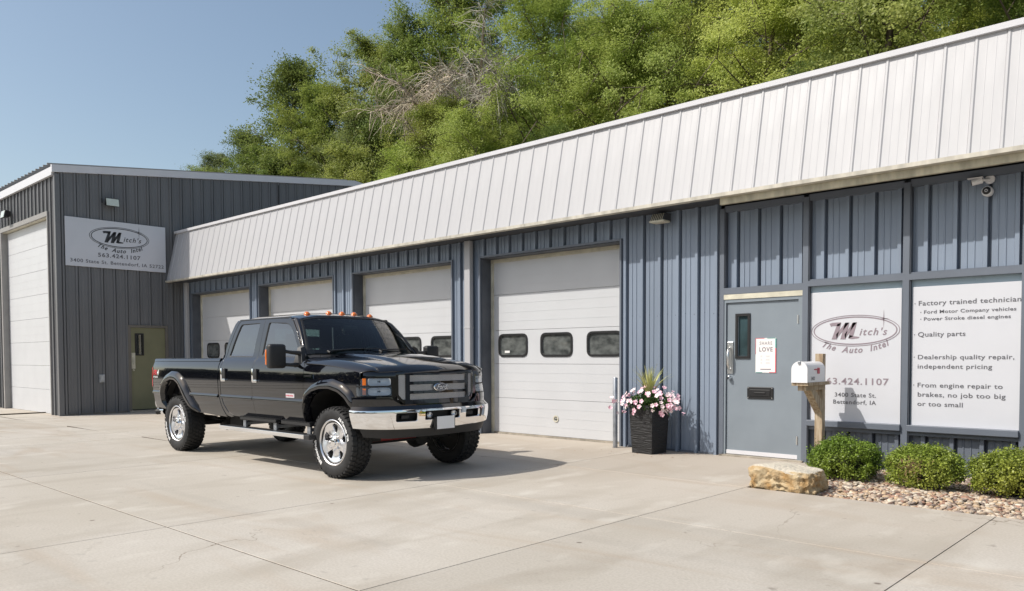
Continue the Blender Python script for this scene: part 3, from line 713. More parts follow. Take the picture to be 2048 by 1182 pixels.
# window sign with the services list
s3 = empty('services_sign', (-2.30, .05, .555), 'white window sign listing repair services in grey lettering', 'sign')
m = MB(); m.rbox(-.553, .553, .0, .012, .0, 1.635, r=.002); m.build('board', M['sign_white'], s3)
lines = [('Factory trained technician', 1.415, .079, -.49, 1.035), ('Ford Motor Company vehicles', 1.318, .056, -.43, .93), ('Power Stroke diesel engines', 1.237, .056, -.43, .88), ('Quality parts', 1.05, .077, -.49, .50),
         ('Dealership quality repair,', .785, .074, -.49, .98), ('independent pricing', .675, .074, -.49, .77), ('From engine repair to', .455, .076, -.49, .875), ('brakes, no job too big', .345, .076, -.485, .90), ('or too small', .235, .076, -.485, .48)]
m = MB()
for t, z, s_, x, wd in lines:
    vf = text2d(t, s_, 0, .0007, 'LEFT', 1.06); mx = max(p[0] for p in vf[0]); put(m, shift(vf, x, z, wd/mx, 1), F2)
for z, x in ((1.44, -.53), (1.335, -.465), (1.255, -.465), (1.075, -.53), (.81, -.53), (.48, -.53)): m.add([F2(x, z-.006), F2(x+.01, z-.006), F2(x+.01, z+.004), F2(x, z+.004)], [(0, 1, 2, 3)])
m.build('lettering', M['ink_gray'], s3, kind='stuff')
# poster on the door
ps = empty('poster', (-4.66, .034, 1.16), 'white poster reading SHARE LOVE with thin red and teal edges taped to the grey door', 'poster')
m = MB(); m.box(-.145, .145, -.004, -.001, 0, .465); m.build('sheet', M['paper'], ps)
pk_ = pm('poster_pink', (.65, .08, .12), .6); tl_ = pm('poster_teal', (.05, .32, .28), .6)
for nm_, mt_, a_ in (('red_border', pk_, (.132, .145, 0, .33)), ('red_border', pk_, (.05, .132, 0, .008)), ('red_border', pk_, (-.145, -.140, .25, .465)), ('red_border', pk_, (-.139, -.02, .458, .465)),
                     ('teal_border', tl_, (.02, .131, .458, .465)), ('teal_border', tl_, (.132, .145, .331, .457)), ('teal_border', tl_, (-.139, -.05, 0, .006))):
    m = MB(); m.box(a_[0], a_[1], -.0062, -.0042, a_[2], a_[3]); m.build(nm_, mt_, ps)
Fp = lambda x, z: (x, -.0055, z)
m = MB(); put(m, shift(text2d('SHARE', .062, 0, .0006, 'CENTER', 1.25), .0, .375, .84, 1), Fp); put(m, shift(text2d('LOVE', .082, 0, .0022, 'CENTER', 1.2), 0, .285, .86, 1), Fp); m.build('lettering', M['ink_mauve'], ps, kind='stuff')
m = MB()
for z in (.225, .212, .18, .167, .135, .12): m.box(-.075, -.05, -.0062, -.0042, z, z+.004); m.box(.0, .055, -.0062, -.0042, z, z+.004)
m.build('fine_print', M['ink_soft'], ps)
m = MB(); m.box(-.075, .075, -.0062, -.0042, .04, .052); m.build('band', M['ink_mauve'], ps)
# security cameras
sc = empty('security_camera', (-2.075, .055, 3.335), 'white bullet security camera on a round bracket under the soffit, upper of two', 'camera')
m = MB(); m.lathe([(.0, -.02), (.045, -.02), (.052, -.008), (.052, .0)], 20, 'y'); m.tube([(0, -.01, 0), (-.02, -.05, -.01), (-.06, -.07, -.01)], .016, 8); m.build('bracket', M['mailbox'], sc, smooth=True, angle=40)
m = MB(); m.tube([(-.06, -.07, -.01), (-.16, -.09, -.03)], .034, 14); m.box(-.20, -.05, -.115, -.055, .012, .022); m.build('housing', M['mailbox'], sc, smooth=True, angle=40)
m = MB(); m.lathe([(0, 0), (.028, 0)], 14, 'x', (-.162, -.09, -.03)); m.build('lens', M['black'], sc)
sc = empty('security_camera', (-2.09, .06, 3.20), 'white round turret camera with dark ring lens, lower of two', 'camera')
m = MB(); m.lathe([(0, -.10), (.03, -.10), (.050, -.085), (.058, -.05), (.055, 0)], 24, 'y'); m.build('housing', M['mailbox'], sc, smooth=True, angle=50)
m = MB(); m.lathe([(0, -.108), (.020, -.108), (.032, -.104), (.042, -.094)], 20, 'y'); m.build('lens', M['black'], sc, smooth=True)
m = MB(); m.lathe([(.010, -.1095), (.016, -.1095)], 16, 'y'); m.build('lens_ring', M['ink_soft'], sc)
# ================================================================== PICKUP TRUCK  (local: +x forward from the front axle, -y towards the camera)
tk = empty('pickup_truck', (-7.57, -3.87, 0), 'glossy black lifted crew cab pickup truck parked in front of the overhead doors', 'truck')
WB = -4.02; WR = .41
# half width of the body against height
w_cab = interp([.50, .60, .72, .86, .98, 1.07, 1.15, 1.23, 1.29, 1.34, 1.385, 1.60, 1.85, 1.90, 1.95], [.87, .918, .951, .970, .979, .9805, .9785, .972, .957, .932, .893, .838, .768, .745, .70])
w_bed = interp([.50, .60, .72, .86, .98, 1.07, 1.15, 1.23, 1.29, 1.345, 1.37], [.87, .918, .951, .970, .979, .9805, .9785, .972, .957, .932, .912])
def W_(x, z, bed=False):
    w = (w_bed if bed else w_cab)(z)
    if x > -.35: w -= .040*((x+.35)/.95)**2
    if x < -4.3: w -= .02*((-4.3-x)/.6)**2
    return w
# ---------------- front end: plan curve of the nose
pc = [(.20, 1.0), (.34, .995), (.44, .965), (.53, .905), (.60, .81), (.655, .68), (.695, .50), (.722, .28), (.735, 0)]
def catm(P, n=10):
    out = []
    Q = [Vector(p) for p in P]; Q = [Q[0]*2-Q[1]]+Q+[Q[-1]*2-Q[-2]]
    for i in range(1, len(Q)-2):
        for k in range(n):
            t = k/n; a, b, c, d = Q[i-1:i+3]; out.append(.5*((2*b)+(c-a)*t+(2*a-5*b+4*c-d)*t*t+(3*b-a-3*c+d)*t**3))
    out.append(Q[-2]); return out
half = catm(pc)
full = [Vector((p.x, p.y)) for p in half]+[Vector((p.x, -p.y)) for p in half[::-1][1:]]
full = full[::-1]   # from y=-1 (near) to +1
sl_ = [0]
for a, b in zip(full[:-1], full[1:]): sl_.append(sl_[-1]+(b-a).length)
LT = sl_[-1]; sl_ = [v-LT/2 for v in sl_]; sarr = np.array(sl_); fxa = np.array([p.x for p in full]); fya = np.array([p.y for p in full])
def NP(sv, off=0.):
    x, y = np.interp(sv, sarr, fxa), np.interp(sv, sarr, fya)
    if off:
        x2, y2 = np.interp(sv+.02, sarr, fxa), np.interp(sv+.02, sarr, fya); x1, y1 = np.interp(sv-.02, sarr, fxa), np.interp(sv-.02, sarr, fya)
        tx, ty = x2-x1, y2-y1; L_ = math.hypot(tx, ty); x += ty/L_*off; y -= tx/L_*off
    return float(x), float(y)
SMAX = LT/2-.001
def s_at_y(y): return float(np.interp(y, fya, sarr))
def nx(y): return float(np.interp(abs(y), fya, fxa)) if abs(y) < .999 else .2
zc = interp([-.50, -.25, .05, .30, .50, .62, .72], [1.425, 1.415, 1.394, 1.364, 1.328, 1.298, 1.262])
def zh(x, y):
    a = abs(y); fr = max(0, (x-(nx(a)-.11))/.11); z = -.034*fr*fr+ zc(x)-.040*(a/.8)**2.2-.02*max(0, (a-.55)/.3)**2*max(0, min(1, (x+.1)/.6))
    dw = .40+.06*max(0, min(1, (-x+.2)/.6)); t = max(0, min(1, (dw+.10-a)/.10)); t = t*t*(3-2*t); z += .026*t*max(0, min(1, (.66-x)/.35))
    return z
def zf(x, y):  # fender crown
    a = abs(y); yo = W_(x, 1.22); t = max(0, (a-.78)/(yo-.78)); return zh(x, .78)-.072*t**2.3
def fe(x): return zf(x, W_(x, 1.22))
AF = [(-.565, .56), (-.56, .72), (-.545, .83), (-.48, .925), (-.36, .985), (-.20, 1.02), (-.02, 1.025), (.14, .99), (.26, .925), (.34, .84), (.375, .76)]
FO = [(-.575, .56), (-.60, .72), (-.60, .86), (-.545, .985), (-.42, 1.065), (-.23, 1.125), (.0, 1.14), (.20, 1.095), (.34, 1.01), (.425, .90), (.44, .78)]
AR = [(-4.42, .60), (-4.475, .72), (-4.48, .84), (-4.42, .95), (-4.30, 1.03), (-4.14, 1.065), (-4.0, 1.055), (-3.87, 1.0), (-3.77, .90), (-3.68, .79), (-3.56, .68), (-3.42, .60)]
RO = [(-4.47, .60), (-4.56, .72), (-4.575, .86), (-4.51, 1.02), (-4.36, 1.13), (-4.17, 1.19), (-3.96, 1.18), (-3.80, 1.11), (-3.69, 1.0), (-3.62, .90), (-3.50, .76), (-3.36, .61)]
paint = M['paint']
for s in (-1, 1):
    fl_ = (s == 1)
    def FS(a, b, bed=False): return (a, s*W_(a, b, bed), b)
    FB = lambda a, b: FS(a, b, True)
    # bed side with the wheel opening cut out
    ol = [(-4.89, .62), (-4.44, .60)]+AR[1:-1]+[(-3.40, .60), (-2.62, .575), (-2.69, .72), (-2.735, .88), (-2.74, 1.345), (-4.885, 1.345), (-4.90, 1.2)]
    panel('bed_side', ol, FB, paint, tk, res=.045, flip=fl_)
    # door, fender and cab corner skins
    RD_ = [(-2.405, .60), (-2.52, .655), (-2.60, .75), (-2.645, .88), (-2.655, 1.28), (-2.625, 1.50), (-2.555, 1.72), (-2.50, 1.85), (-2.46, 1.885), (-1.826, 1.895), (-1.812, 1.60), (-1.806, 1.3), (-1.812, .88), (-1.80, .72), (-1.775, .585)]
    RW = rounded([(-2.575, 1.395), (-1.935, 1.395), (-1.93, 1.842), (-2.435, 1.838), (-2.50, 1.66)], [.03, .03, .03, .05, .1], 4)
    panel('rear_door', RD_, FS, paint, tk, holes=[RW], res=.04, flip=fl_)
    FD = [(-1.767, .585), (-1.792, .72), (-1.804, .88), (-1.798, 1.3), (-1.804, 1.60), (-1.818, 1.895), (-1.26, 1.885), (-1.14, 1.84), (-1.00, 1.71), (-.84, 1.52), (-.715, 1.39), (-.625, 1.34), (-.605, 1.28), (-.605, .88), (-.615, .585)]
    FWn = rounded([(-1.715, 1.395), (-.80, 1.395), (-.93, 1.545), (-1.095, 1.735), (-1.24, 1.822), (-1.715, 1.842)], [.03, .03, .1, .1, .12, .03], 4)
    panel('front_door', FD, FS, paint, tk, holes=[FWn], res=.04, flip=fl_)
    # front fender
    AFi = [(x, z) for x, z in AF]
    top = [(x, fe(x)-.0) for x in (.47, .40, .25, .1, -.1, -.3, -.45, -.56)]
    ol = [(-.597, .585)]+[AFi[0]]+AFi[1:]+[(.40, .79), (.46, .80), (.47, .90), (.475, 1.0), (.47, 1.14)]+top+[(-.597, fe(-.597)), (-.597, .88)]
    panel('front_fender', ol, FS, paint, tk, res=.035, flip=fl_)
    yv = lambda x: W_(x, 1.22)
    # crown of the fender
    def FC(a, b):
        x = -.597+a*1.067; y = .785+b*(yv(x)-.785); x = -.597+a*(min(nx(y)-.006, .64)+.597); return (x, s*y, zf(x, y))
    panel('fender_top', [(0, 0), (1, 0), (1, 1), (0, 1)], FC, paint, tk, res=.07, flip=not fl_, thick=.01)
    # fender flares
    def flare(outer, inner, name, bed):
        L0, L1, L2, L3, L4, L5 = [], [], [], [], [], []
        o2 = resamp(outer, .035, False); n = len(o2)
        def at(pl_, t):
            ls = [0]
            for i in range(len(pl_)-1): ls.append(ls[-1]+math.dist(pl_[i], pl_[i+1]))
            d = t*ls[-1]; i = 0
            while i < len(pl_)-2 and ls[i+1] < d: i += 1
            q = (d-ls[i])/max(1e-9, ls[i+1]-ls[i]); return (pl_[i][0]+(pl_[i+1][0]-pl_[i][0])*q, pl_[i][1]+(pl_[i+1][1]-pl_[i][1])*q)
        for k in range(n):
            t = k/(n-1); o = at(outer, t); i = at(inner, t); wo_ = W_(o[0], o[1], bed); e_ = min(1, min(t, 1-t)*9+.35)
            mid = (o[0]*.6+i[0]*.4, o[1]*.6+i[1]*.4); q = (o[0]*.93+i[0]*.07, o[1]*.93+i[1]*.07)
            L0.append((o[0], s*(wo_-.003), o[1])); L1.append((q[0], s*(wo_+.012*e_), q[1])); L2.append((mid[0], s*(wo_+.047*e_), mid[1])); L3.append((i[0]*.9+o[0]*.1, s*(wo_+.058*e_), i[1]*.9+o[1]*.1)); L4.append((i[0], s*(wo_+.05*e_), i[1])); L5.append((i[0]+(i[0]-o[0])*.1, s*(wo_-.06), i[1]+(i[1]-o[1])*.1))
        m = MB(); m.loft([L0, L1, L2, L3, L4, L5]); m.build(name, paint, tk, smooth=True, angle=65)
    flare(FO, AF, 'wheel_flare', False); flare(RO, AR, 'wheel_flare', True)
    # wheel wells
    for cx, top_ in ((-.09, 1.05), (-4.02, 1.09)):
        m = MB(); ar = [(cx+.50*math.cos(t*math.pi/12), .62+(top_-.62)*math.sin(t*math.pi/12)) for t in range(13)]
        m.loft([[(x, s*.93, z) for x, z in ar], [(x, s*.50, z) for x, z in ar]]); m.add([(x, s*.50, z) for x, z in ar], [tuple(range(13))]); m.build('wheel_well', M['under'], tk, smooth=True, angle=50)
    # cab corner behind the rear door
    panel('cab_corner', [(-2.42, .59), (-2.54, .64), (-2.625, .75), (-2.668, .88), (-2.668, 1.28), (-2.64, 1.50), (-2.57, 1.72), (-2.512, 1.86), (-2.47, 1.895), (-2.56, 1.89), (-2.605, 1.84), (-2.66, 1.70), (-2.705, 1.48), (-2.715, 1.2), (-2.712, .88), (-2.67, .72), (-2.60, .60), (-2.50, .575)], FS, paint, tk, res=.03, flip=fl_, thick=.05)
    # belt of sheet metal between the door tops and the roof
    def FR(a, b): z = 1.897+.028*b; y = s*(.751-.045*b**1.5); return (a, y, z)
    # side glass, set just inside the skin
    def FG(a, b): x, y, z = FS(a, b); return (x, y-s*.014, z)
    panel('side_window', [(-2.60, 1.38), (-1.91, 1.38), (-1.91, 1.86), (-2.46, 1.86)], FG, M['tglass'], tk, res=.12, thick=0, flip=fl_)
    panel('side_window', [(-1.74, 1.38), (-.78, 1.38), (-.92, 1.56), (-1.09, 1.76), (-1.24, 1.845), (-1.74, 1.86)], FG, M['tglass'], tk, res=.12, thick=0, flip=fl_)
    # rubber around the windows
    for hole in (RW, FWn):
        a = resamp(hole, .05); L_ = [tuple(Vector(FS(*p))+Vector((0, -s*.001, 0))) for p in a]; c_ = Vector((sum(p[0] for p in hole)/len(hole), sum(p[1] for p in hole)/len(hole)))
        L2 = []
        for p in a: v = Vector(p); d = (c_-v).normalized()*.012; L2.append(FS(v.x+d.x, v.y+d.y))
        L2 = [(p[0], p[1]-s*.012, p[2]) for p in L2]; L_.append(L_[0]); L2.append(L2[0]); m = MB(); m.loft([L_, L2]); m.build('window_seal', M['trimblk'], tk, smooth=True)
    # protective moulding
    for (a, b, bd) in ((-4.90, -4.575, True), (-3.60, -2.745, True), (-2.655, -1.815, False), (-1.798, -.612, False)):
        n = max(3, int((b-a)/.1)); rows = []
        for (dz, dy) in ((-.026, -.002), (-.022, .016), (-.014, .019), (.020, .004), (.026, -.001)):
            rows.append([(a+(b-a)*k/n, s*(W_(a+(b-a)*k/n, .862, bd)+dy), .862+dz) for k in range(n+1)])
        MB().loft(rows).build('side_moulding', paint, tk, smooth=True, angle=45)
    # door handles: chrome bezel with dark pull
    for x in (-2.60, -1.765):
        h = empty('door_handle', (x, s*(W_(x, 1.16)), 1.155)); h.parent = tk
        m = MB(); q = 1 if s == 1 else -1
        m.rbox(.0, .105, min(-.004*q, .020*q), max(-.004*q, .020*q), -.085, .085, r=.006); m.build('pull', M['trimblk'], h, smooth=True, angle=40)
        m = MB(); m.rbox(-.006, .030, min(0, .028*q), max(0, .028*q), -.080, .088, r=.006); m.rbox(.0, .108, min(0, .027*q), max(0, .027*q), -.092, -.055, r=.006); m.build('bezel', M['chrome'], h, smooth=True, angle=40)
    # towing mirror
    mr = empty('side_mirror', (-.79, s*.93, 1.40)); mr.parent = tk
    m = MB(); yo = s*.30
    def mbox(m, x0, x1, y0, y1, z0, z1, r): m.rbox(x0, x1, min(y0, y1), max(y0, y1), z0, z1, r=r, seg=4)
    m = MB(); mbox(m, -.065, .045, s*.17, s*.40, -.145, .145, .04); m.build('mirror_head', M['trimblk'], mr, smooth=True, angle=60)
    m = MB(); mbox(m, -.072, -.060, s*.19, s*.38, -.13, .13, .005); m.build('mirror_glass', M['chrome'], mr)
    m = MB(); mbox(m, -.058, -.025, s*.375, s*.406, -.105, .08, .012); m.build('turn_signal', M['amber'], mr, smooth=True, angle=50)
    m = MB(); m.tube([(.05, -s*.02, .035), (.02, s*.10, .045), (-.0, s*.19, .06)], [.03, .022, .02], 8); m.tube([(.05, -s*.02, -.10), (.02, s*.10, -.105), (-.0, s*.19, -.10)], [.03, .022, .02], 8)
    m.hexa([(-.05, -s*.02, -.13), (.14, -s*.02, -.13), (.14, s*.02, -.13), (-.04, s*.05, -.13), (.0, -s*.06, .14), (.06, -s*.06, .12), (.05, -s*.01, .10), (.0, s*.0, .10)]); m.build('mirror_arm', M['trimblk'], mr, smooth=True, angle=50)
    # badges
    m = MB(); x0 = -.59; m.prism([(x0, s*(W_(x0, 1.17)-.002), 1.145), (x0+.21, s*(W_(x0+.21, 1.17)-.002), 1.135), (x0+.20, s*(W_(x0+.2, 1.19)-.002), 1.185), (x0, s*(W_(x0, 1.19)-.002), 1.195)], (0, s*.008, 0)); m.build('fender_emblem', M['chrome'], tk)
    m = MB()
    if s == -1: put(m, shift(text2d('SUPER DUTY', .026, .1, .0006, 'LEFT'), x0+.02, 1.157), lambda x, z: (x, s*(W_(x, 1.17)+.008), z)); m.build('lettering', M['trimblk'], tk, kind='stuff')
    m = MB(); xs_ = [-.99, -.80]; m.prism([(xs_[0], s*(W_(-.9, .91)-.003), .895), (xs_[1], s*(W_(-.9, .91)-.003), .895), (xs_[1], s*(W_(-.9, .93)-.003), .945), (xs_[0], s*(W_(-.9, .93)-.003), .945)], (0, s*.007, 0)); m.build('door_badge', M['ink_soft'], tk)
    m = MB(); put(m, shift(text2d('POWER STROKE' if s == -1 else 'EKORTS REWOP', .022, 0, .0012, 'LEFT'), -.985, .912, 1 if s == -1 else 1), lambda x, z: (x, s*(W_(-.9, .91)+.0055), z)); m.build('lettering', M['ink_red'], tk, kind='stuff') if s == -1 else None
    if s == -1:
        Fd = lambda x, z: (x, -(W_(x, z, True)+.0025), z)
        m = MB(); put(m, shift(text2d('FX', .105, .2, .004, 'LEFT'), -4.86, 1.125, 1.1, 1), Fd); m.build('decal', pm('decal_red', (.60, .02, .05), .4), tk)
        m = MB(); put(m, shift(text2d('4', .11, .2, .004, 'LEFT'), -4.71, 1.125, 1.1, 1), Fd); put(m, shift(text2d('OFF ROAD', .036, 0, .001, 'LEFT'), -4.86, 1.08, 1.05, 1), Fd); m.build('decal', M['letter'], tk)
    # running board
    m = MB(); mbox(m, -2.50, -.42, s*.90, s*1.075, .435, .475, .008); m.build('running_board', M['trimblk'], tk)
    m = MB(); mbox(m, -2.50, -.44, s*1.070, s*1.085, .428, .478, .004); m.build('chrome_strip', M['chrome'], tk)
    m = MB(); mbox(m, -.44, -.32, s*.90, s*1.09, .425, .48, .01); m.build('end_cap', M['trimblk'], tk)
    m = MB(); mbox(m, -2.12, -1.22, s*.86, s*.985, .565, .61, .008); mbox(m, -1.10, -.46, s*.86, s*.985, .565, .61, .008)
    for k in range(52):
        x = -2.11+k*.032
        if -1.24 < x < -1.10: continue
        mbox(m, x, x+.014, s*.87, s*.99, .606, .617, .001)
    m.build('step_pad', M['trimblk'], tk)
    for x in (-2.08, -1.32, -.56): m = MB(); mbox(m, x, x+.07, s*.93, s*.96, .46, .58, .003); mbox(m, x, x+.07, s*.6, s*.94, .50, .54, .003); m.build('step_bracket', M['galv'], tk)
    # tail light and bed rail
    m = MB(); rows = []
    for (x, dy) in ((-4.885, .004), (-4.90, .006), (-4.925, -.01), (-4.93, -.05), (-4.925, -.14)): rows.append([(x, s*(W_(-4.88, z, True)+dy), z) for z in (.94, .96, 1.1, 1.22, 1.24)])
    MB().loft(rows).build('tail_light', M['redlens'], tk, smooth=True, angle=60)
    m = MB(); sec = [(.945, 1.335), (.938, 1.362), (.915, 1.378), (.86, 1.378), (.84, 1.355), (.84, .80)]
    m.loft([[(x, s*(a-.02*max(0, (-4.3-x)/.6)**2), z) for x in (-4.89, -4.6, -4.3, -3.5, -2.735)] for a, z in sec]); m.build('bed_rail', paint, tk, smooth=True, angle=50)
# belt above side doors + roof skin
def ZR(x, y):
    t1 = max(0, (x+1.45)/.40); t2 = max(0, (-2.30-x)/.30)
    return 1.888+.088*(1-min(1, abs(y)/.757)**3.2)-.048*t1*t1-.055*t2*t2
xr = lambda y: -1.035-.075*(abs(y)/.7)**2
ol = [(-2.585, -.70), (-2.55, -.745), (-2.45, -.757), (-1.25, -.757), (-1.15, -.748), (xr(.70), -.70)]+[(xr(y), y) for y in (-.6, -.45, -.3, -.15, 0, .15, .3, .45, .6)]+[(xr(.7), .70), (-1.15, .748), (-1.25, .757), (-2.45, .757), (-2.55, .745), (-2.585, .70)]
panel('roof', ol, lambda a, b: (a, b, ZR(a, b)), paint, tk, res=.055, thick=.03)
# rain channel strip joining roof and doors
for s in (-1, 1):
    m = MB(); xs_ = np.linspace(-2.5, -1.2, 14); m.loft([[(x, s*.750, 1.886) for x in xs_], [(x, s*.762, 1.893) for x in xs_], [(x, s*.757, 1.902) for x in xs_], [(x, s*.735, 1.905) for x in xs_]]); m.build('drip_rail', paint, tk, smooth=True)
# windshield
def xb(y): return -.405-.30*(abs(y)/.86)**2.2
def zb(y): return 1.432-.01*(abs(y)/.86)
def xt(y): return xr(y)
def zt(y): return ZR(xr(y), y)-.004
def FW(a, b):  # a across (-1..1), b up (0..1)
    y = a*(.862-.160*b-.01*b*b); y0 = y; t = b; x = xb(a*.862)*(1-t)+xt(a*.702)*t; z = zb(a*.86)*(1-t)+zt(a*.70)*t
    bow = math.sin(math.pi*t)*.022; return (x+bow*.6, y, z+bow*.7)
def FWa(a, b): return FW(a/.8, b/.7)
panel('windshield', [(-.79, .012), (.79, .012), (.79, .69), (-.79, .69)], FWa, M['wglass'], tk, res=.05, thick=0)
m = MB()
n = 14
def edge(f, a0, b0, a1, b1, off0, off1): return [tuple(Vector(FW(a0+(a1-a0)*k/n, b0+(b1-b0)*k/n))+off0) for k in range(n+1)]
up = Vector((.006, 0, .006))
m.loft([[FW(-1+2*k/n, .985) for k in range(n+1)], [tuple(Vector(FW(-1+2*k/n, .94))+up) for k in range(n+1)], [tuple(Vector(FW(-.98+1.96*k/n, .93))-up*.3) for k in range(n+1)]])
for sg in (-1, 1): m.loft([[tuple(Vector(FW(sg*1.0, k/n))+up*.3) for k in range(n+1)], [tuple(Vector(FW(sg*.965, k/n))+up) for k in range(n+1)], [tuple(Vector(FW(sg*.955, k/n))-up*.3) for k in range(n+1)]])
m.build('windshield_seal', M['trimblk'], tk, smooth=True)
# pillars beside the windshield
for s in (-1, 1):
    De = [(-.625, 1.34), (-.715, 1.39), (-.84, 1.52), (-1.00, 1.71), (-1.14, 1.84), (-1.26, 1.885)]
    ts = [0, .03, .27, .66, .93, 1.0]; A_ = []; B_ = []; C_ = []
    for (x, z), t in zip(De, ts):
        d = Vector((x+.006, s*(W_(x, z)), z+.004)); e_ = Vector(FW(s*1.0, t)); A_.append(tuple(d-Vector((0, s*.012, 0)))); C_.append(tuple(e_)); B_.append(tuple((d+e_)/2+Vector((.016, s*.012, .010))))
    Am = [tuple(Vector(a)*.72+Vector(b)*.28+Vector((.004, s*.006, .004))) for a, b in zip(A_, C_)]; Cm = [tuple(Vector(a)*.25+Vector(b)*.75+Vector((.010, s*.006, .008))) for a, b in zip(A_, C_)]
    m = MB(); m.loft([A_, Am, B_, Cm, C_]); m.build('windshield_pillar', paint, tk, smooth=True)
    # bright edge moulding
# hood
ho = [(-.40-.17*(abs(y)/.78)**2, y) for y in (-.775, -.6, -.4, -.2, 0, .2, .4, .6, .775)]
fr_ = [(nx(y)-.006, y) for y in (.775, .70, .60, .45, .25, 0, -.25, -.45, -.60, -.70, -.775)]
panel('hood', (ho+fr_)[::-1], lambda a, b: (a, b, zh(a, b)), paint, tk, res=.035, thick=.03)
# cowl and wipers
m = MB(); m.loft([[(-.36-.17*(abs(y)/.78)**2, y, zh(-.42, y)-.028) for y in np.linspace(-.86, .86, 15)], [(xb(y)-.01, y, 1.418) for y in np.linspace(-.86, .86, 15)]]); m.build('cowl', M['trimblk'], tk, smooth=True)
for y0, y1 in ((-.66, .06), (.0, .62)):
    m = MB(); a = FW(y0/.862, .03); b = FW(y1/.862, .075); a = Vector(a)+Vector((.025, 0, .02)); b = Vector(b)+Vector((.025, 0, .02))
    m.tube([a, (a+b)/2+Vector((.01, 0, .012)), b], [.012, .009, .006], 6); m.tube([a, a+Vector((.05, 0, -.02))], .014, 6); m.build('wiper', M['under'], tk)
m = MB(); m.tube([(-.50, -.80, 1.37), (-.50, -.80, 1.43)], .004, 5); m.build('aerial', M['under'], tk)
# roof marker lamps
for y in (-.50, -.20, 0, .20, .49):
    m = MB(); x = -1.20-.05*(abs(y)/.5)**2; z = ZR(x, y)
    m.lathe([(.0, .036), (.016, .033), (.032, .021), (.043, .003), (.045, -.014)], 14, 'z', (x, y, z)); o = m.build('roof_marker_light', M['amber'], tk, smooth=True, angle=50)
# back of the cab
panel('cab_back', [(-.80, 1.30), (.80, 1.30), (.74, 1.86), (-.74, 1.86)], lambda a, b: (-2.68+.13*(b-1.3)/.56, a, b), paint, tk, holes=[[(-.62, 1.42), (.62, 1.42), (.56, 1.80), (-.56, 1.80)]], res=.2)
panel('rear_window', [(-.64, 1.40), (.64, 1.40), (.58, 1.82), (-.58, 1.82)], lambda a, b: (-2.665+.13*(b-1.3)/.56, a, b), M['tglass'], tk, res=.3, thick=0)
for s in (-1, 1): # rounded cab rear corners
    zs_ = [.62, .88, 1.2, 1.48, 1.70, 1.84, 1.89]; xo = [-2.60, -2.71, -2.713, -2.703, -2.658, -2.603, -2.56]
    rows = []
    for q in range(6):
        t = q/5*math.pi/2; rows.append([(x-.035*math.sin(t), s*(W_(x, z)-.06*(1-math.cos(t))), z) for x, z in zip(xo, zs_)])
    rows.append([(x-.03, s*.70, z) for x, z in zip(xo, zs_)])
    MB().loft(rows).build('cab_rear_corner', paint, tk, smooth=True)
# roof rear edge
MB().loft([[(-2.585, y, ZR(-2.585, y)) for y in np.linspace(-.7, .7, 11)], [(-2.60, y, 1.85) for y in np.linspace(-.72, .72, 11)]]).build('roof_edge', paint, tk, smooth=True)

# ---------------- front end
# chrome bumper
def FBm(a, b, off=.055):
    t = (b-.68)/.12; x, y = NP(a, off+.012*(1-t*t)+.016*t-.02*max(0, t-.8)); return (x, y, b)
sE = SMAX-.225
def zbot(a): t = min(1, abs(a)/sE); return .572+.03*t**2.5
bo_ = [(a, zbot(a)) for a in np.linspace(-sE, sE, 25)]+[(sE+.02, .72), (sE+.03, .80)]+[(a, .795) for a in np.linspace(sE-.05, -sE+.05, 21)]+[(-sE-.03, .80), (-sE-.02, .72)]
holes = [rounded([(-.27, .665), (.27, .665), (.27, .772), (-.27, .772)], .02), rounded([(-.64, .66), (-.365, .66), (-.365, .762), (-.64, .762)], .025), rounded([(.365, .66), (.64, .66), (.64, .762), (.365, .762)], .025)]
panel('front_bumper', bo_, FBm, M['chrome'], tk, holes=holes, res=.03, thick=.03)
# top ledge of the bumper in body colour
def FL_(a, b, o0, z0, o1, z1): x, y = NP(a, o0+(o1-o0)*b); return (x, y, z0+(z1-z0)*b)
panel('bumper_top', [(-sE-.03, 0), (sE+.03, 0), (sE+.03, 1), (-sE-.03, 1)], lambda a, b: FL_(a, b, .062, .797, .022, .838), paint, tk, res=.08, thick=0)
def FFil(a, b): t = (b-.83)/.11; x, y = NP(a, .016+.004*t-.010*max(0, t-.7)); return (x, y, b)
panel('front_valance', [(a, .832) for a in np.linspace(-SMAX+.20, SMAX-.20, 25)]+[(SMAX-.19, .945)]+[(a, .942) for a in np.linspace(SMAX-.21, .66, 8)]+[(.64, .90), (.55, .85), (-.55, .85), (-.64, .90)]+[(a, .942) for a in np.linspace(-.66, -SMAX+.21, 8)]+[(-SMAX+.19, .945)], FFil, paint, tk, res=.04, thick=.02)
def FVal(a, b): t = (b-.48)/.1; x, y = NP(a, -.01+.03*t); return (x, y, b)
panel('air_dam', [(-.98, .50), (-.7, .475), (.7, .475), (.98, .50), (1.02, .60), (-1.02, .60)], FVal, M['trimblk'], tk, res=.08, thick=.02)
m = MB(); m.loft([[(*NP(a, -.02), z) for a in np.linspace(-1.02, 1.02, 21)] for z in (.58, .80)]); m.build('bumper_backing', M['under'], tk, smooth=True)
for y in (-.18, .20):
    m = MB(); x = NP(s_at_y(y), .0)[0]; m.lathe([(0, .03), (.03, .028), (.045, .01), (.05, -.02)], 18, 'x', (x+.02, y, .72)); m.build('fog_light', M['clear'], tk, smooth=True, angle=50)
    m = MB(); m.lathe([(.0, -.02), (.03, -.012), (.044, .012)], 16, 'x', (x+.02, y, .72)); m.build('fog_reflector', M['chrome'], tk, smooth=True)
for y in (-.50, .50):
    m = MB(); x = NP(s_at_y(y), .0)[0]; m.rbox(x-.01, x+.02, y-.055, y+.055, .685, .735, r=.01); m.build('tow_hook', M['trimblk'], tk)
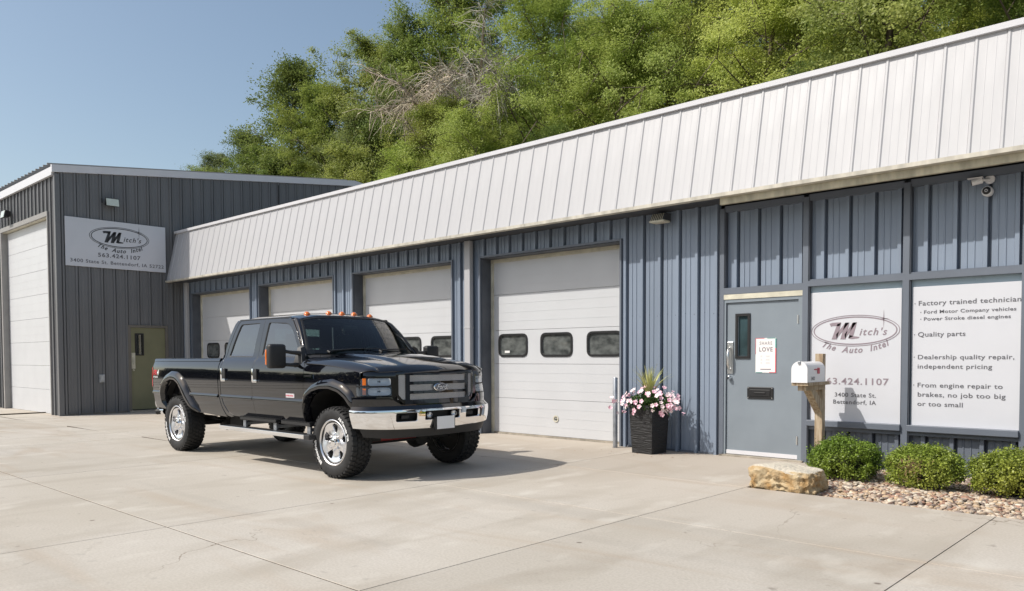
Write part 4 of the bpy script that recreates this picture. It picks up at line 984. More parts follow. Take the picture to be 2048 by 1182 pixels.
x, y = NP(-.33, .085); m = MB(); m.lathe([(.0, .008), (.008, .006), (.012, 0)], 12, 'x', (x-.012, y, .765)); m.build('bumper_bolt', pm('brass_bolt', (.6, .42, .12), .3, 1.), tk)
pl_ = MB(); pl_.rbox(.822, .828, -.125, .145, .555, .70, r=.002); pl_.build('license_plate', pm('blank_plate', (.86, .86, .86), .4), tk)
pl_ = MB(); pl_.rbox(.79, .823, -.15, .16, .545, .69, r=.004); pl_.build('plate_bracket', M['trimblk'], tk)
# header strip between lamps and hood
for sg in (-1, 1):
    sa = np.linspace(s_at_y(.60), s_at_y(.925), 12)
    tops = [(sg*a, (zh(NP(a)[0]-.006, NP(a)[1]) if NP(a)[1] < .78 else zf(NP(a)[0]-.006, NP(a)[1]))-.004) for a in sa]
    lo_ = [(sg*sa[0], 1.15)]+[(sg*a, 1.150) for a in sa[1:]]
    panel('header_panel', lo_+tops[::-1], lambda a, b: (*NP(a, -.004-5*max(0, b-1.17)**2), b), paint, tk, res=.03, thick=.015, flip=(sg == -1) and False)
    panel('header_panel', [(sg*(s_at_y(.60)), .94), (sg*(s_at_y(.655)-.004), .94), (sg*(s_at_y(.655)-.004), 1.15), (sg*s_at_y(.60), 1.15)], lambda a, b: (*NP(a, .0), b), paint, tk, res=.03, thick=.015)
# grille shell
def FGr(a, b):
    x, y = NP(a, .0); t = (b-.84)/.41; ed = max(0, (abs(a)-.50)/.14); x += .012-.004*t-.03*ed*ed; 
    if b > 1.19: x -= 3.2*(b-1.19)**2*2
    return (x, y, b)
go = [(-.40, .842), (.40, .842), (.52, .865), (.575, .915), (.625, 1.02), (.64, 1.12), (.625, 1.185), (.58, 1.218), (.35, 1.236), (0, 1.243), (-.35, 1.236), (-.58, 1.218), (-.625, 1.185), (-.64, 1.12), (-.625, 1.02), (-.575, .915), (-.52, .865)]
rowsz = [(.900, .968), (1.000, 1.072), (1.106, 1.178)]
gh = [rounded([(-.435, a), (.435, a), (.435, b), (-.435, b)], .008, 2) for a, b in rowsz]
gh += [rounded([(-.575, .96), (-.53, .905), (-.487, .905), (-.487, 1.185), (-.575, 1.185)], .012, 2), rounded([(.575, .96), (.575, 1.185), (.487, 1.185), (.487, .905), (.53, .905)], .012, 2)]
panel('grille_shell', go, FGr, paint, tk, holes=gh, res=.03, thick=.045)
m = MB(); m.loft([[(x_-.05, y_, z) for (x_, y_) in [NP(a) for a in np.linspace(-.63, .63, 17)]] for z in (.86, 1.235)]); m.build('radiator', M['under'], tk, smooth=True)
def billets(a0, a1, z0, z1, n):
    m = MB(); N_ = max(2, int((a1-a0)/.12))
    for k in range(n):
        z = z0+(z1-z0)*(k+.5)/n; h = (z1-z0)/n*.30
        A = [[(FGr(a, z)[0]-.012+dx, FGr(a, z)[1], z+dz) for a in np.linspace(a0, a1, N_)] for dx, dz in ((-.012, -h), (.0, -h), (.0, h), (-.012, h))]
        m.loft(A)
    m.build('billet_insert', M['insert'], tk, fix=False)
for a, b in rowsz: billets(-.44, .44, a, b, 6)
for sg in (-1, 1): billets(min(sg*.58, sg*.482), max(sg*.58, sg*.482), .905, 1.185, 26)
for k in range(7):  # slots stamped between the rows
    pass
em = empty('badge', (FGr(0, 1.04)[0], 0, 1.037)); em.parent = tk
m = MB(); m.lathe([(0, .018), (.85, .018), (.97, .012), (1.0, 0)], 40, 'x'); m.v = [(x, y*.115, z*.050) for x, y, z in m.v]; m.build('badge_rim', M['chrome'], em, smooth=True, angle=40)
m = MB(); m.lathe([(0, .021), (.86, .0205), (.88, .015)], 40, 'x'); m.v = [(x, y*.115, z*.050) for x, y, z in m.v]; m.build('badge_face', M['emblem'], em, smooth=True, angle=40)
m = MB(); put(m, shift(text2d('Ford', .078, .35, .0012, 'CENTER'), 0, -.024, 1.0, 1), lambda x, z: (.0225, x, z)); put(m, ring2d(.092, .037, .003, 40), lambda x, z: (.0222, x, z)); m.build('lettering', M['letter'], em, kind='stuff')
# headlights
for sg in (-1, 1):
    hd = empty('headlight', (0, 0, 0)); hd.parent = tk
    s0, s1 = s_at_y(.655), s_at_y(.655)+.40
    ol = rounded([(s0, .955), (s1-.01, .955), (s1, 1.06), (s1-.055, 1.155), (s0, 1.165)], [.02, .02, .04, .05, .02], 3)
    if sg == -1: ol = [(-a, b) for a, b in ol][::-1]
    panel('lens', ol, lambda a, b: (*NP(a, .012-.03*(b-.95)/.2), b), M['clear'], hd, res=.05, thick=.012)
    cxs = sum(p[0] for p in ol)/len(ol)
    bk = MB(); aa = np.linspace(sg*s0, sg*s1, 9); bk.loft([[(*NP(a, -.06), z) for a in aa] for z in (.95, 1.17)]); bk.loft([[(*NP(a, o), 1.166) for a in aa] for o in (-.06, -.012)]); bk.loft([[(*NP(a, o), .952) for a in aa] for o in (-.06, .008)]); bk.loft([[(*NP(a, .006), z) for a in aa] for z in (1.055, 1.068)])
    bk.build('housing', M['under'], hd)
    for z, hh in ((1.112, .047), (1.003, .044)):
        m = MB(); rr_ = []; ca = sg*(s0+.135)
        for (f_, dp) in ((1., -.006), (.9, -.02), (.7, -.036), (.4, -.048), (.12, -.052)):
            row = []
            for k in range(25):
                t = 2*math.pi*k/24; cu = math.copysign(abs(math.cos(t))**.45, math.cos(t)); cv = math.copysign(abs(math.sin(t))**.45, math.sin(t)); row.append((*NP(ca+.130*f_*cu, dp), z+hh*f_*cv))
            rr_.append(row)
        m.loft(rr_); m.build('reflector', pm('lamp_reflector', (.88, .90, .93), .35, .25, bump=.6, bs=45), hd, smooth=True)
        m = MB(); x_, y_ = NP(ca, -.035); m.lathe([(0, .02), (.012, .015), (.014, -.02)], 10, 'x', (x_, y_, z)); m.build('bulb', M['clear'], hd, smooth=True)
        m = MB(); q = sorted((sg*(s0+.285), sg*(s0+.325))); m.loft([[(*NP(a, .0), zz) for a in np.linspace(q[0], q[1], 4)] for zz in (z-hh*.8, z+hh*.8)]); m.build('side_marker', M['amber'], hd)

# ---------------- wheels
def wheel(cx, s):
    wl = empty('wheel', (cx, s*.86, .41)); wl.parent = tk; wl.scale = (1, .92, 1)
    if s == 1: wl.rotation_euler = (0, 0, math.pi)
    # outer face at local y = -.15
    prof = [(.225, .12), (.30, .135), (.355, .145), (.385, .135), (.398, .115), (.400, 0), (.398, -.115), (.385, -.135), (.365, -.146), (.32, -.150), (.285, -.140), (.268, -.128), (.235, -.118), (.225, -.10)]
    m = MB(); m.lathe(prof, 72, 'y')
    nT = 44
    for k in range(nT):
        for row, (y0, y1, ph, wd) in enumerate(((-.140, -.085, 0, .62), (-.075, -.028, .5, .66), (-.022, .022, .2, .6), (.028, .075, .7, .66), (.085, .140, 0, .62))):
            t0 = 2*math.pi*(k+ph)/nT; dt = 2*math.pi/nT*wd; sk = .025 if row in (1, 3) else 0
            R0, R1 = .392, .4125; P_ = []
            for r_ in (R0, R1):
                for (yy, tt) in ((y0, t0+sk), (y1, t0-sk), (y1+.0, t0+dt-sk), (y0-.0, t0+dt+sk)):
                    rq = r_-(.012 if abs(yy) > .13 else 0); P_.append((rq*math.cos(tt), yy, rq*math.sin(tt)))
            m.hexa(P_)
            if row in (0, 4) and k % 2 == 0:   # shoulder lugs running down the sidewall
                y_ = -.139 if row == 0 else .139; y2 = -.1475 if row == 0 else .1475; m.hexa([(R*math.cos(t), yv_, R*math.sin(t)) for R, yv_ in ((.375, y_), (.375, y2), (.396, y2*.965), (.396, y_)) for t in (t0,)]+[(R*math.cos(t), yv_, R*math.sin(t)) for R, yv_ in ((.375, y_), (.375, y2), (.396, y2*.965), (.396, y_)) for t in (t0+dt,)])
    m.build('tyre', M['rubber'], wl, smooth=True, angle=38, fix=False)
    # raised white lettering
    if s == -1:
        m = MB()
        for txt, mid, wd, sz in (('BFGoodrich', R(205), .40, .056), ('All-Terrain T/A', R(35), .42, .046)):
            vf = text2d(txt, sz, 0, .003, 'CENTER', 1.1); Rr = .325
            v = []
            for (x, y) in vf[0]: t = mid-x/Rr; r_ = Rr+y-.018; v.append((r_*math.cos(t), -.1520, r_*math.sin(t)))
            m.add(v, vf[1])
        m.build('lettering', M['letter'], wl, kind='stuff')
    # alloy rim: barrel, lip and five-spoke face
    m = MB(); m.lathe([(.262, -.118), (.266, -.132), (.258, -.136), (.248, -.125), (.238, -.10), (.228, .02), (.235, .11), (.262, .13)], 56, 'y'); m.build('rim', M['alloy'], wl, smooth=True, angle=40)
    out = [(.243*math.cos(2*math.pi*k/60), .243*math.sin(2*math.pi*k/60)) for k in range(60)]; hs = []
    for k in range(5):
        c = 2*math.pi*k/5+R(54+36); w_ = R(17); pts = [(.115, c-R(9)), (.115, c+R(9)), (.206, c+w_), (.218, c), (.206, c-w_)]
        hs.append(rounded([(r_*math.cos(a), r_*math.sin(a)) for r_, a in pts], [.01, .01, .02, .005, .02], 3))
    def FWh(a, b):
        r_ = math.hypot(a, b); th = math.atan2(b, a); q = math.cos(5*(th-R(90))); base_ = -.082-.030*math.exp(-((r_-.235)/.05)**2)-.022*math.exp(-(r_/.12)**2)
        grv = .010*math.exp(-((((th-R(90)+R(36)) % R(72))-R(36))/.06)**2)*(1 if r_ > .1 else 0)*min(1, max(0, (.225-r_)/.04)); return (a, base_+grv+.006*q*min(1, r_/.1), b)
    panel('rim_face', out, FWh, M['alloy'], wl, holes=hs, res=.011, thick=.03)
    m = MB(); m.lathe([(0, .04), (.228, .04)], 40, 'y'); m.build('brake_disc', M['under'], wl)
    m = MB(); m.lathe([(0, -.142), (.030, -.142), (.046, -.136), (.052, -.118), (.072, -.112), (.078, -.098)], 28, 'y'); m.build('hub_cap', M['chrome'], wl, smooth=True, angle=35)
    m = MB()
    for k in range(8): t = 2*math.pi*k/8; m.lathe([(0, -.132), (.007, -.131), (.010, -.126), (.0105, -.10)], 8, 'y', (.088*math.cos(t), 0, .088*math.sin(t)))
    m.build('lug_nut', M['chrome'], wl, smooth=True, angle=40)
for cx in (0, WB):
    for s in (-1, 1): wheel(cx, s)

# ---------------- underbody, axles, exhaust
m = MB()
for s in (-1, 1): m.box(-4.95, .62, min(s*.40, s*.50), max(s*.40, s*.50), .60, .74)
m.box(-2.55, -.62, -.86, .86, .575, .66); m.box(-.62, .6, -.5, .5, .60, .70); m.box(-4.85, -2.75, -.80, .80, .72, .78)
for x in (-4.6, -3.3, -2.4, -1.4, .3): m.box(x, x+.12, -.45, .45, .56, .66)
m.build('frame', M['under'], tk)
for cx in (0, WB):
    m = MB(); m.tube([(cx, -.74, .41), (cx, .74, .41)], .05, 10); m.lathe([(0, -.15), (.10, -.12), (.16, 0), (.12, .13), (0, .17)], 14, 'x', (cx, -.16 if cx else .25, .41)); m.build('axle', M['under'], tk, smooth=True, angle=50)
    for s in (-1, 1):
        m = MB()
        for q in range(4): m.box(cx-.62+q*.06, cx+.62-q*.06, min(s*.56, s*.63), max(s*.56, s*.63), .47+q*.014, .48+q*.014)
        m.tube([(cx-.15, s*.52, .42), (cx-.25, s*.50, .85)], .032, 8); m.build('suspension', M['under'], tk)
m = MB(); m.tube([(.16, -.60, .42), (.16, .1, .42)], .028, 10); m.build('steering_damper', M['redpart'], tk, smooth=True)
m = MB(); m.tube([(.13, -.70, .38), (.13, .70, .38)], .018, 8); m.tube([(.25, -.5, .47), (.25, .55, .40)], .018, 8); m.hexa([(.05, -.62, .40), (.2, -.62, .40), (.2, -.45, .40), (.05, -.45, .40), (.05, -.62, .47), (.2, -.62, .47), (.2, -.45, .47), (.05, -.45, .47)]); m.build('steering_linkage', M['under'], tk)
m = MB(); m.tube([(-3.2, 0, .48), (-1.2, .05, .58)], .045, 8); m.build('drive_shaft', M['under'], tk)
for nm_, a_ in (('fuel_tank', (-2.9, -2.0, .3, .75, .40, .60)), ('shock_mount', (-3.3, -2.95, -.52, -.36, .38, .56)), ('transfer_case', (-1.6, -1.0, -.2, .3, .40, .58))): m = MB(); m.rbox(*a_, r=.03); m.build(nm_, M['under'], tk)
m = MB(); m.tube([(-3.2, -.55, .55), (-4.3, -.62, .62), (-4.72, -.78, .56), (-4.90, -.90, .54)], .045, 12); m.build('exhaust_pipe', M['under'], tk, smooth=True, angle=50)
m = MB(); m.lathe([(.056, -.12), (.058, .10), (.050, .10), (.046, -.08)], 18, 'x', (-4.80, -.84, .555)); m.build('exhaust_tip', M['chrome'], tk, smooth=True, angle=40)
# tailgate, rear bumper, bed floor
m = MB(); m.rbox(-4.925, -4.87, -.78, .78, .80, 1.365, r=.012); m.build('tailgate', paint, tk, smooth=True, angle=40)
m = MB(); m.box(-4.87, -2.78, -.84, .84, .80, .83); m.box(-2.80, -2.76, -.88, .88, .62, 1.35); m.build('bed_floor', M['trimblk'], tk)
rows = []
for (dx, z) in ((.05, .60), (.02, .615), (-.015, .68), (-.015, .775), (.01, .79)):
    rows.append([(x-dx*0+(-.0 if abs(y) > .9 else dx), y, z) for x, y in ((-4.86, -.90), (-4.95, -.90), (-4.985, -.86), (-5.0, -.78), (-5.01, 0), (-5.0, .78), (-4.985, .86), (-4.95, .90), (-4.86, .90))])
MB().loft(rows).build('rear_bumper', M['chrome'], tk, smooth=True, angle=40)
m = MB(); m.rbox(-5.0, -4.86, -.85, .85, .76, .795, r=.006); m.build('bumper_step', M['trimblk'], tk)
# ---------------- cabin
seatm = M['seat']
def seat(x, y, w=.50):
    e = empty('seat', (x, y, 0)); e.parent = tk
    m = MB(); m.rbox(-.25, .27, -w/2, w/2, .86, 1.02, r=.05, seg=3); m.build('cushion', seatm, e, smooth=True)
    m = MB(); m.rbox(-.34, -.20, -w/2, w/2, .98, 1.50, r=.05, seg=3); m.build('backrest', seatm, e, smooth=True)
    m = MB(); m.rbox(-.36, -.26, -.14, .14, 1.52, 1.70, r=.04, seg=3); m.tube([(-.3, .06, 1.45), (-.31, .06, 1.56)], .008, 6); m.tube([(-.3, -.06, 1.45), (-.31, -.06, 1.56)], .008, 6); m.build('headrest', seatm, e, smooth=True)
seat(-1.38, -.40); seat(-1.38, .40); seat(-2.25, -.40, .6); seat(-2.25, .40, .6)
m = MB(); m.rbox(-.80, -.52, -.78, .78, 1.12, 1.395, r=.04, seg=3); m.rbox(-.92, -.6, -.2, .2, .8, 1.3, r=.03); m.build('dashboard', pm('dash_grey', (.075, .08, .082), .6), tk, smooth=True, angle=50)
m = MB(); cwx = Vector((-.98, .40, 1.36)); pts = []
for k in range(25): t = 2*math.pi*k/24; pts.append(cwx+Vector((.10*math.sin(t)*-1, .19*math.cos(t), .165*math.sin(t))))
m.tube(pts, .014, 8, caps=False); m.tube([cwx+Vector((0, -.18, 0)), cwx+Vector((.02, 0, -.01)), cwx+Vector((0, .18, 0))], [.012, .04, .012], 8); m.tube([cwx, (-.7, .40, 1.25)], .03, 8); m.build('steering_wheel', M['black'], tk, smooth=True, angle=50)
m = MB(); m.rbox(-1.02, -1.0, -.11, .11, 1.74, 1.80, r=.01); m.tube([(-1.0, 0, 1.80), (-1.02, 0, 1.9)], .008, 6); m.build('rearview_mirror', M['black'], tk)
m = MB(); m.box(-2.6, -.6, -.85, .85, .70, .74)
for s in (-1, 1): m.box(-2.6, -.62, min(s*.86, s*.90), max(s*.86, s*.90), .70, 1.36)
m.box(-2.45, -1.25, -.66, .66, 1.865, 1.875); m.box(-2.62, -2.60, -.8, .8, .7, 1.38)
m.build('cabin_lining', M['dark_in'], tk)
for s in (-1, 1): m = MB(); m.box(-1.92, -1.73, min(s*.68, s*.72), max(s*.68, s*.72), 1.36, 1.85); m.build('door_post', M['dark_in'], tk)
# ================================================================== SMALL THINGS BY THE WALL
rng = np.random.default_rng(11)
def leaf_quads(C, size, up=.3, aspect=.5, nrm=None, spread=1.):
    """C (N,3) centres -> (N,4,3) leaf rhombs with random tilt"""
    N = len(C); n = rng.normal(size=(N, 3))*spread
    if nrm is not None: n = n+nrm
    n[:, 2] += up; n /= np.linalg.norm(n, axis=1)[:, None]
    r = rng.normal(size=(N, 3)); t = np.cross(n, r); t /= np.linalg.norm(t, axis=1)[:, None]; b = np.cross(n, t)
    s = (size*(.7+.6*rng.random(N)))[:, None]
    return np.stack([C-t*s*.5, C+b*s*aspect*.5, C+t*s*.5, C-b*s*aspect*.5], 1)

# steel bollard
bo = MB(); bo.lathe([(.0, 1.07), (.028, 1.068), (.036, 1.055), (.036, .0), (.045, .0), (.045, -.01)], 24, 'z'); bo.build('bollard', M['galv'], None, smooth=True, angle=35, loc=(-6.935, -.22, 0), label='slim grey steel pipe bollard at the right edge of the fourth overhead door', cat='bollard')
# planter
px, py = -6.20, -.42
pl = empty('planter', (px, py, 0), 'tall square tapered black planter standing against the blue wall', 'planter', rz=R(-4))
m = MB(); T, Bq, H = .205, .172, .66
def sq(r, z): return [(-r, -r, z), (r, -r, z), (r, r, z), (-r, r, z)]
vs = sq(Bq, 0)+sq(T, H)+sq(T+.008, H)+sq(T+.008, H+.03)+sq(T-.02, H+.03)+sq(T-.025, H-.05)
fs = [(3, 2, 1, 0)]
for r_ in range(5):
    for k in range(4): fs.append((r_*4+k, r_*4+(k+1) % 4, r_*4+4+(k+1) % 4, r_*4+4+k))
m.add(vs, fs); m.build('pot', M['blackrib'], pl, fix=False)
m = MB(); m.add(sq(T-.022, H-.03), [(0, 1, 2, 3)]); m.build('soil', M['dirt'], pl)
leafg = leafmat('planter_leaf', (.05, .115, .02), (.035, .08, .02), .25, .4, .35)
pinkm = pm('pink_petal', (.84, .30, .48), .6, col2=(.92, .74, .78), vs=60., island=.22)
palem = pm('pale_petal', (.86, .60, .66), .6, col2=(.90, .82, .80), vs=60., island=.15)
fl = empty('flowering_plant', (px, py, .68), 'pink mandevilla blossoms and green leaves spilling over the black planter', 'flowers')
N = 1100; u = rng.normal(size=(N, 3)); u /= np.linalg.norm(u, axis=1)[:, None]; C = u*np.array([.36, .30, .20])*(rng.random((N, 1))**.4); C[:, 2] = C[:, 2]*.8+.04
C[:, 0] += .03
quads('foliage', leaf_quads(C, .055, .4, .5), leafg, fl)
m = MB()
fw = []
for k in range(10):
    t = k*.63+.3; ex = (.42*math.cos(t), .34*math.sin(t), -.05+.1*math.sin(3*t)); m.tube([(0, 0, -.05), (ex[0]*.5, ex[1]*.5, .12), ex], .005, 5)
m.build('stem', leafg, fl)
def blossom():
    b = MB()
    for k in range(5):
        t = k*2*math.pi/5; c, s = math.cos(t), math.sin(t)
        def q(r, w, z): return (c*r-s*w, s*r+c*w, z)
        b.add([q(.002, 0, 0), q(.017, -.012, .008), q(.030, -.008, .010), q(.030, .009, .007), q(.017, .013, .006)], [(0, 1, 2, 3, 4)])
    b.tube([(0, 0, 0), (0, 0, -.03)], [.004, .002], 5)
    return b.mesh('blossom', [pinkm], fix=False)
bme = blossom(); bme2 = bme.copy(); bme2.materials[0] = palem; random.seed(5); nb = 0
while nb < 105:
    d = Vector((random.gauss(0, 1), random.gauss(0, 1), random.gauss(.25, .7))).normalized()
    if d.y > .55: continue
    r_ = random.uniform(.95, 1.22); p = Vector((d.x*.38*r_+.02, d.y*.31*r_, d.z*.20*r_+.045))
    if nb > 92: p = Vector((random.choice([-1, -1, 1])*random.uniform(.42, .56), random.uniform(-.3, .1), random.uniform(-.12, .1)))
    o = link('blossom', bme if random.random() < .55 else bme2, fl, loc=p); o.rotation_euler = (d+Vector((random.gauss(0, .35), -.55, .25))).to_track_quat('Z', 'Y').to_euler(); s_ = random.uniform(.8, 1.25); o.scale = (s_, s_, s_); nb += 1
sp = empty('spike_plant', (px+.0, py, .68), 'spiky plant with arching yellow green blades rising from the planter', 'plant')
spm = pm('variegated_blade', (.42, .46, .12), .5, col2=(.62, .60, .28), vs=12, island=.15)
for k in range(52):
    t = k*2.399; ln = random.uniform(.42, .62); lean = random.uniform(.05, .62); hx, hy = math.cos(t), math.sin(t)
    b = MB(); L_ = []; Rr = []; Cc = []
    for i in range(7):
        s_ = i/6; a = lean*s_*1.25; z = ln*s_*math.cos(a*.9); r_ = ln*s_*math.sin(a)+.01; w = .0135*(1-s_**2.2)*(.55+.45*min(1, s_*4))+.0006
        c = Vector((hx*r_, hy*r_, z)); sd_ = Vector((-hy, hx, 0))*w; L_.append(tuple(c-sd_)); Rr.append(tuple(c+sd_)); Cc.append(tuple(c-Vector((hx, hy, 0))*(-.003)))
    b.loft([L_, Cc, Rr]); b.build('blade', spm, sp, smooth=True, fix=False)

# mailbox on a wooden post
mb = empty('mailbox', (-3.79, -.32, -.03), 'white mailbox with red flag on a weathered wooden post before the window sign', 'mailbox')
m = MB(); m.rbox(-.048, .048, -.045, .045, -.1, 1.44, r=.004); m.build('post', M['wood'], mb)
m = MB(); m.rbox(-.105, .095, -.60, .06, 1.06, 1.10, r=.003); m.rbox(-.05, .05, -.55, -.045, 1.0, 1.06, r=.003); m.build('shelf_board', M['wood'], mb)
m = MB(); m.hexa([(-.045, -.045, .70), (.045, -.045, .70), (.045, -.045, .86), (-.045, -.045, .86), (-.045, -.40, 1.0), (.045, -.40, 1.0), (.045, -.25, 1.0), (-.045, -.25, 1.0)]); m.build('brace', M['wood'], mb)
def boxprof(w, h, n=12):
    r_ = w/2; return [(-r_, 0), (r_, 0)]+[(r_*math.cos(t*math.pi/n), h-r_+r_*math.sin(t*math.pi/n)) for t in range(n+1)]
pr_ = boxprof(.18, .245)
m = MB(); m.prism([(x-.005, -.60, 1.10+z) for x, z in pr_], (0, .53, 0)); m.build('box', M['mailbox'], mb, smooth=True, angle=35)
pr_ = boxprof(.192, .252)
m = MB(); m.prism([(x-.005, -.618, 1.097+z) for x, z in pr_], (0, .02, 0)); m.build('box_door', M['mailbox'], mb, smooth=True, angle=35)
m = MB(); m.rbox(-.02, .01, -.632, -.612, 1.315, 1.352, r=.003); m.build('latch', M['galv'], mb)
m = MB(); m.box(.0865, .093, -.40, -.28, 1.245, 1.258); m.box(.0865, .093, -.31, -.25, 1.20, 1.27); m.build('flag', M['ink_red'], mb)
m = MB(); put(m, shift(text2d('3400', .06, 0, .0008, 'LEFT'), -.50, 1.125, 1, 1), lambda x, z: (.0868, x, z)); m.build('number', M['ink_gray'], mb, kind='stuff')

# limestone boulder
bm = bmesh.new(); bmesh.ops.create_cube(bm, size=1); bmesh.ops.subdivide_edges(bm, edges=bm.edges[:], cuts=26, use_grid_fill=True)
for v in bm.verts:
    p = v.co.copy(); q = p*2; mx_ = max(abs(q.x), abs(q.y), abs(q.z)); rd_ = (abs(q.x)**5+abs(q.y)**5+abs(q.z)**5)**.2; p = p*(mx_/max(rd_, 1e-6))
    p = Vector((p.x*.68, p.y*.60, p.z*.28)); nn = p.normalized()
    side = 1-max(0, min(1, (v.co.z-.36)*8))
    k = noise.fractal(p*9, 1, 2, 5)*.034*side+noise.fractal(p*2.3+Vector((3, 1, 2)), 1, 2, 3)*.045
    rdg = abs(noise.noise(p*15))*.050*side
    p += nn*(k-rdg); p.z += noise.noise(p*4)*.015-.02*p.y; p.x += .05*(p.z if p.x < 0 else -p.z)
    v.co = p
me = bpy.data.meshes.new('boulder'); bm.to_mesh(me); bm.free(); me.polygons.foreach_set('use_smooth', [True]*len(me.polygons)); me.set_sharp_from_angle(angle=R(42))
def bouldermat():
    m = pm('limestone', (.52, .43, .28), .9, col2=(.36, .22, .09), vs=9, bump=1., bs=26, bdist=.025, detail=9); n = m.node_tree; L = n.links.new
    b = n.nodes['Principled BSDF']; old = b.inputs['Base Color'].links[0].from_socket
    g = n.nodes.new('ShaderNodeNewGeometry'); s = n.nodes.new('ShaderNodeSeparateXYZ'); L(g.outputs['Normal'], s.inputs[0])
    r = n.nodes.new('ShaderNodeMapRange'); r.inputs[1].default_value = .72; r.inputs[2].default_value = .93; L(s.outputs[2], r.inputs[0])
    x = n.nodes.new('ShaderNodeMix'); x.data_type = 'RGBA'; L(r.outputs[0], x.inputs[0]); L(old, x.inputs[6]); x.inputs[7].default_value = (.56, .51, .42, 1); L(x.outputs[2], b.inputs['Base Color']); return m
link('boulder', me, None, bouldermat(), (-3.44, -1.98, .085), label='flat topped buff limestone boulder at the corner of the gravel bed', cat='rock').rotation_euler = (0, 0, R(2))

# gravel bed
gb = empty('gravel_bed', kind='structure')
m = MB(); m.box(-3.80, 14, -2.28, .1, -.30, -.075); m.build('bed_soil', pm('bed_soil', (.10, .07, .05), .95, var=.4, vs=10), gb)
def pebble(seed):
    bm = bmesh.new(); bmesh.ops.create_icosphere(bm, subdivisions=2, radius=1)
    for v in bm.verts: v.co = v.co*(1+.28*noise.noise(v.co*1.2+Vector((seed*7.3, seed, 0)))); v.co.z *= .62; v.co.x *= 1.25
    me = bpy.data.meshes.new('pebble'); bm.to_mesh(me); bm.free(); me.polygons.foreach_set('use_smooth', [True]*len(me.polygons)); return me
cols = [(.46, .36, .27), (.58, .50, .40), (.34, .20, .14), (.26, .21, .18), (.50, .37, .24), (.17, .11, .085)]
pmats = [pm('pebble_%d' % i, c, .75, var=.3, vs=14, bump=.3, bs=60) for i, c in enumerate(cols)]
pms = []
for i in range(6):
    me = pebble(i+1); me.materials.append(pmats[i]); pms.append(me)
random.seed(3)
pos = []
step = .040; y = -2.245; 
allp = []
while y < .0:
    x = -3.77
    while x < .9:
        allp.append((x+random.uniform(-.014, .014), y+random.uniform(-.014, .014))); x += step
    y += step*.9
# nearest to the camera first
allp.sort(key=lambda p: math.hypot(p[0], p[1]+10))
inview = [p for p in allp if p[0] < -1.25 and p[1] < -1.2]
indiv = set(inview[:296])
def bedz(x, y): return -.052+.03*math.sin(x*2.1)*math.sin(y*2.7)+.016*noise.noise(Vector((x*3, y*3, 0)))+.03*min(1, (y+2.28)/.8)
verts = []; faces = []; mats_ = []; loc_t = []
base_v = [np.array([v.co[:] for v in me.vertices]) for me in pms]; bf = [np.array([p.vertices[:] for p in me.polygons]) for me in pms]
V_ = []; F_ = []; MI = []; off = 0
for p in allp+[(random.uniform(-3.76, .9), random.uniform(-2.24, 0)) for _ in range(1500)]:
    k = random.choices(range(6), [3, 3, 2, 2, 2, 1])[0]; s_ = random.uniform(.014, .028)*(1.2 if random.random() < .2 else 1); e_ = (random.uniform(-.5, .5), random.uniform(-.5, .5), random.uniform(0, 6.3))
    z = bedz(*p)+random.uniform(-.008, .018)
    if p in indiv:
        o = link('pebble', pms[k], gb, loc=(p[0], p[1], z)); o.rotation_euler = e_; o.scale = (s_, s_, s_)
    else:
        from mathutils import Euler
        Rm = np.array(Euler(e_).to_matrix()); v = base_v[k]@Rm.T*s_+np.array([p[0], p[1], z]); V_.append(v); F_.append(bf[k]+off); MI.append(np.full(len(bf[k]), k)); off += len(v)
V_ = np.vstack(V_); F_ = np.vstack(F_); me = bpy.data.meshes.new('loose_pebbles'); me.vertices.add(len(V_)); me.vertices.foreach_set('co', V_.astype(np.float32).ravel())
me.loops.add(F_.size); me.loops.foreach_set('vertex_index', F_.astype(np.int32).ravel()); me.polygons.add(len(F_)); me.polygons.foreach_set('loop_start', np.arange(0, F_.size, 3, dtype=np.int32)); me.polygons.foreach_set('loop_total', np.full(len(F_), 3, dtype=np.int32))
for q in pmats: me.materials.append(q)
me.polygons.foreach_set('material_index', np.concatenate(MI).astype(np.int32)); me.update(); me.polygons.foreach_set('use_smooth', [True]*len(me.polygons))
link('loose_pebbles', me, gb, kind='stuff')

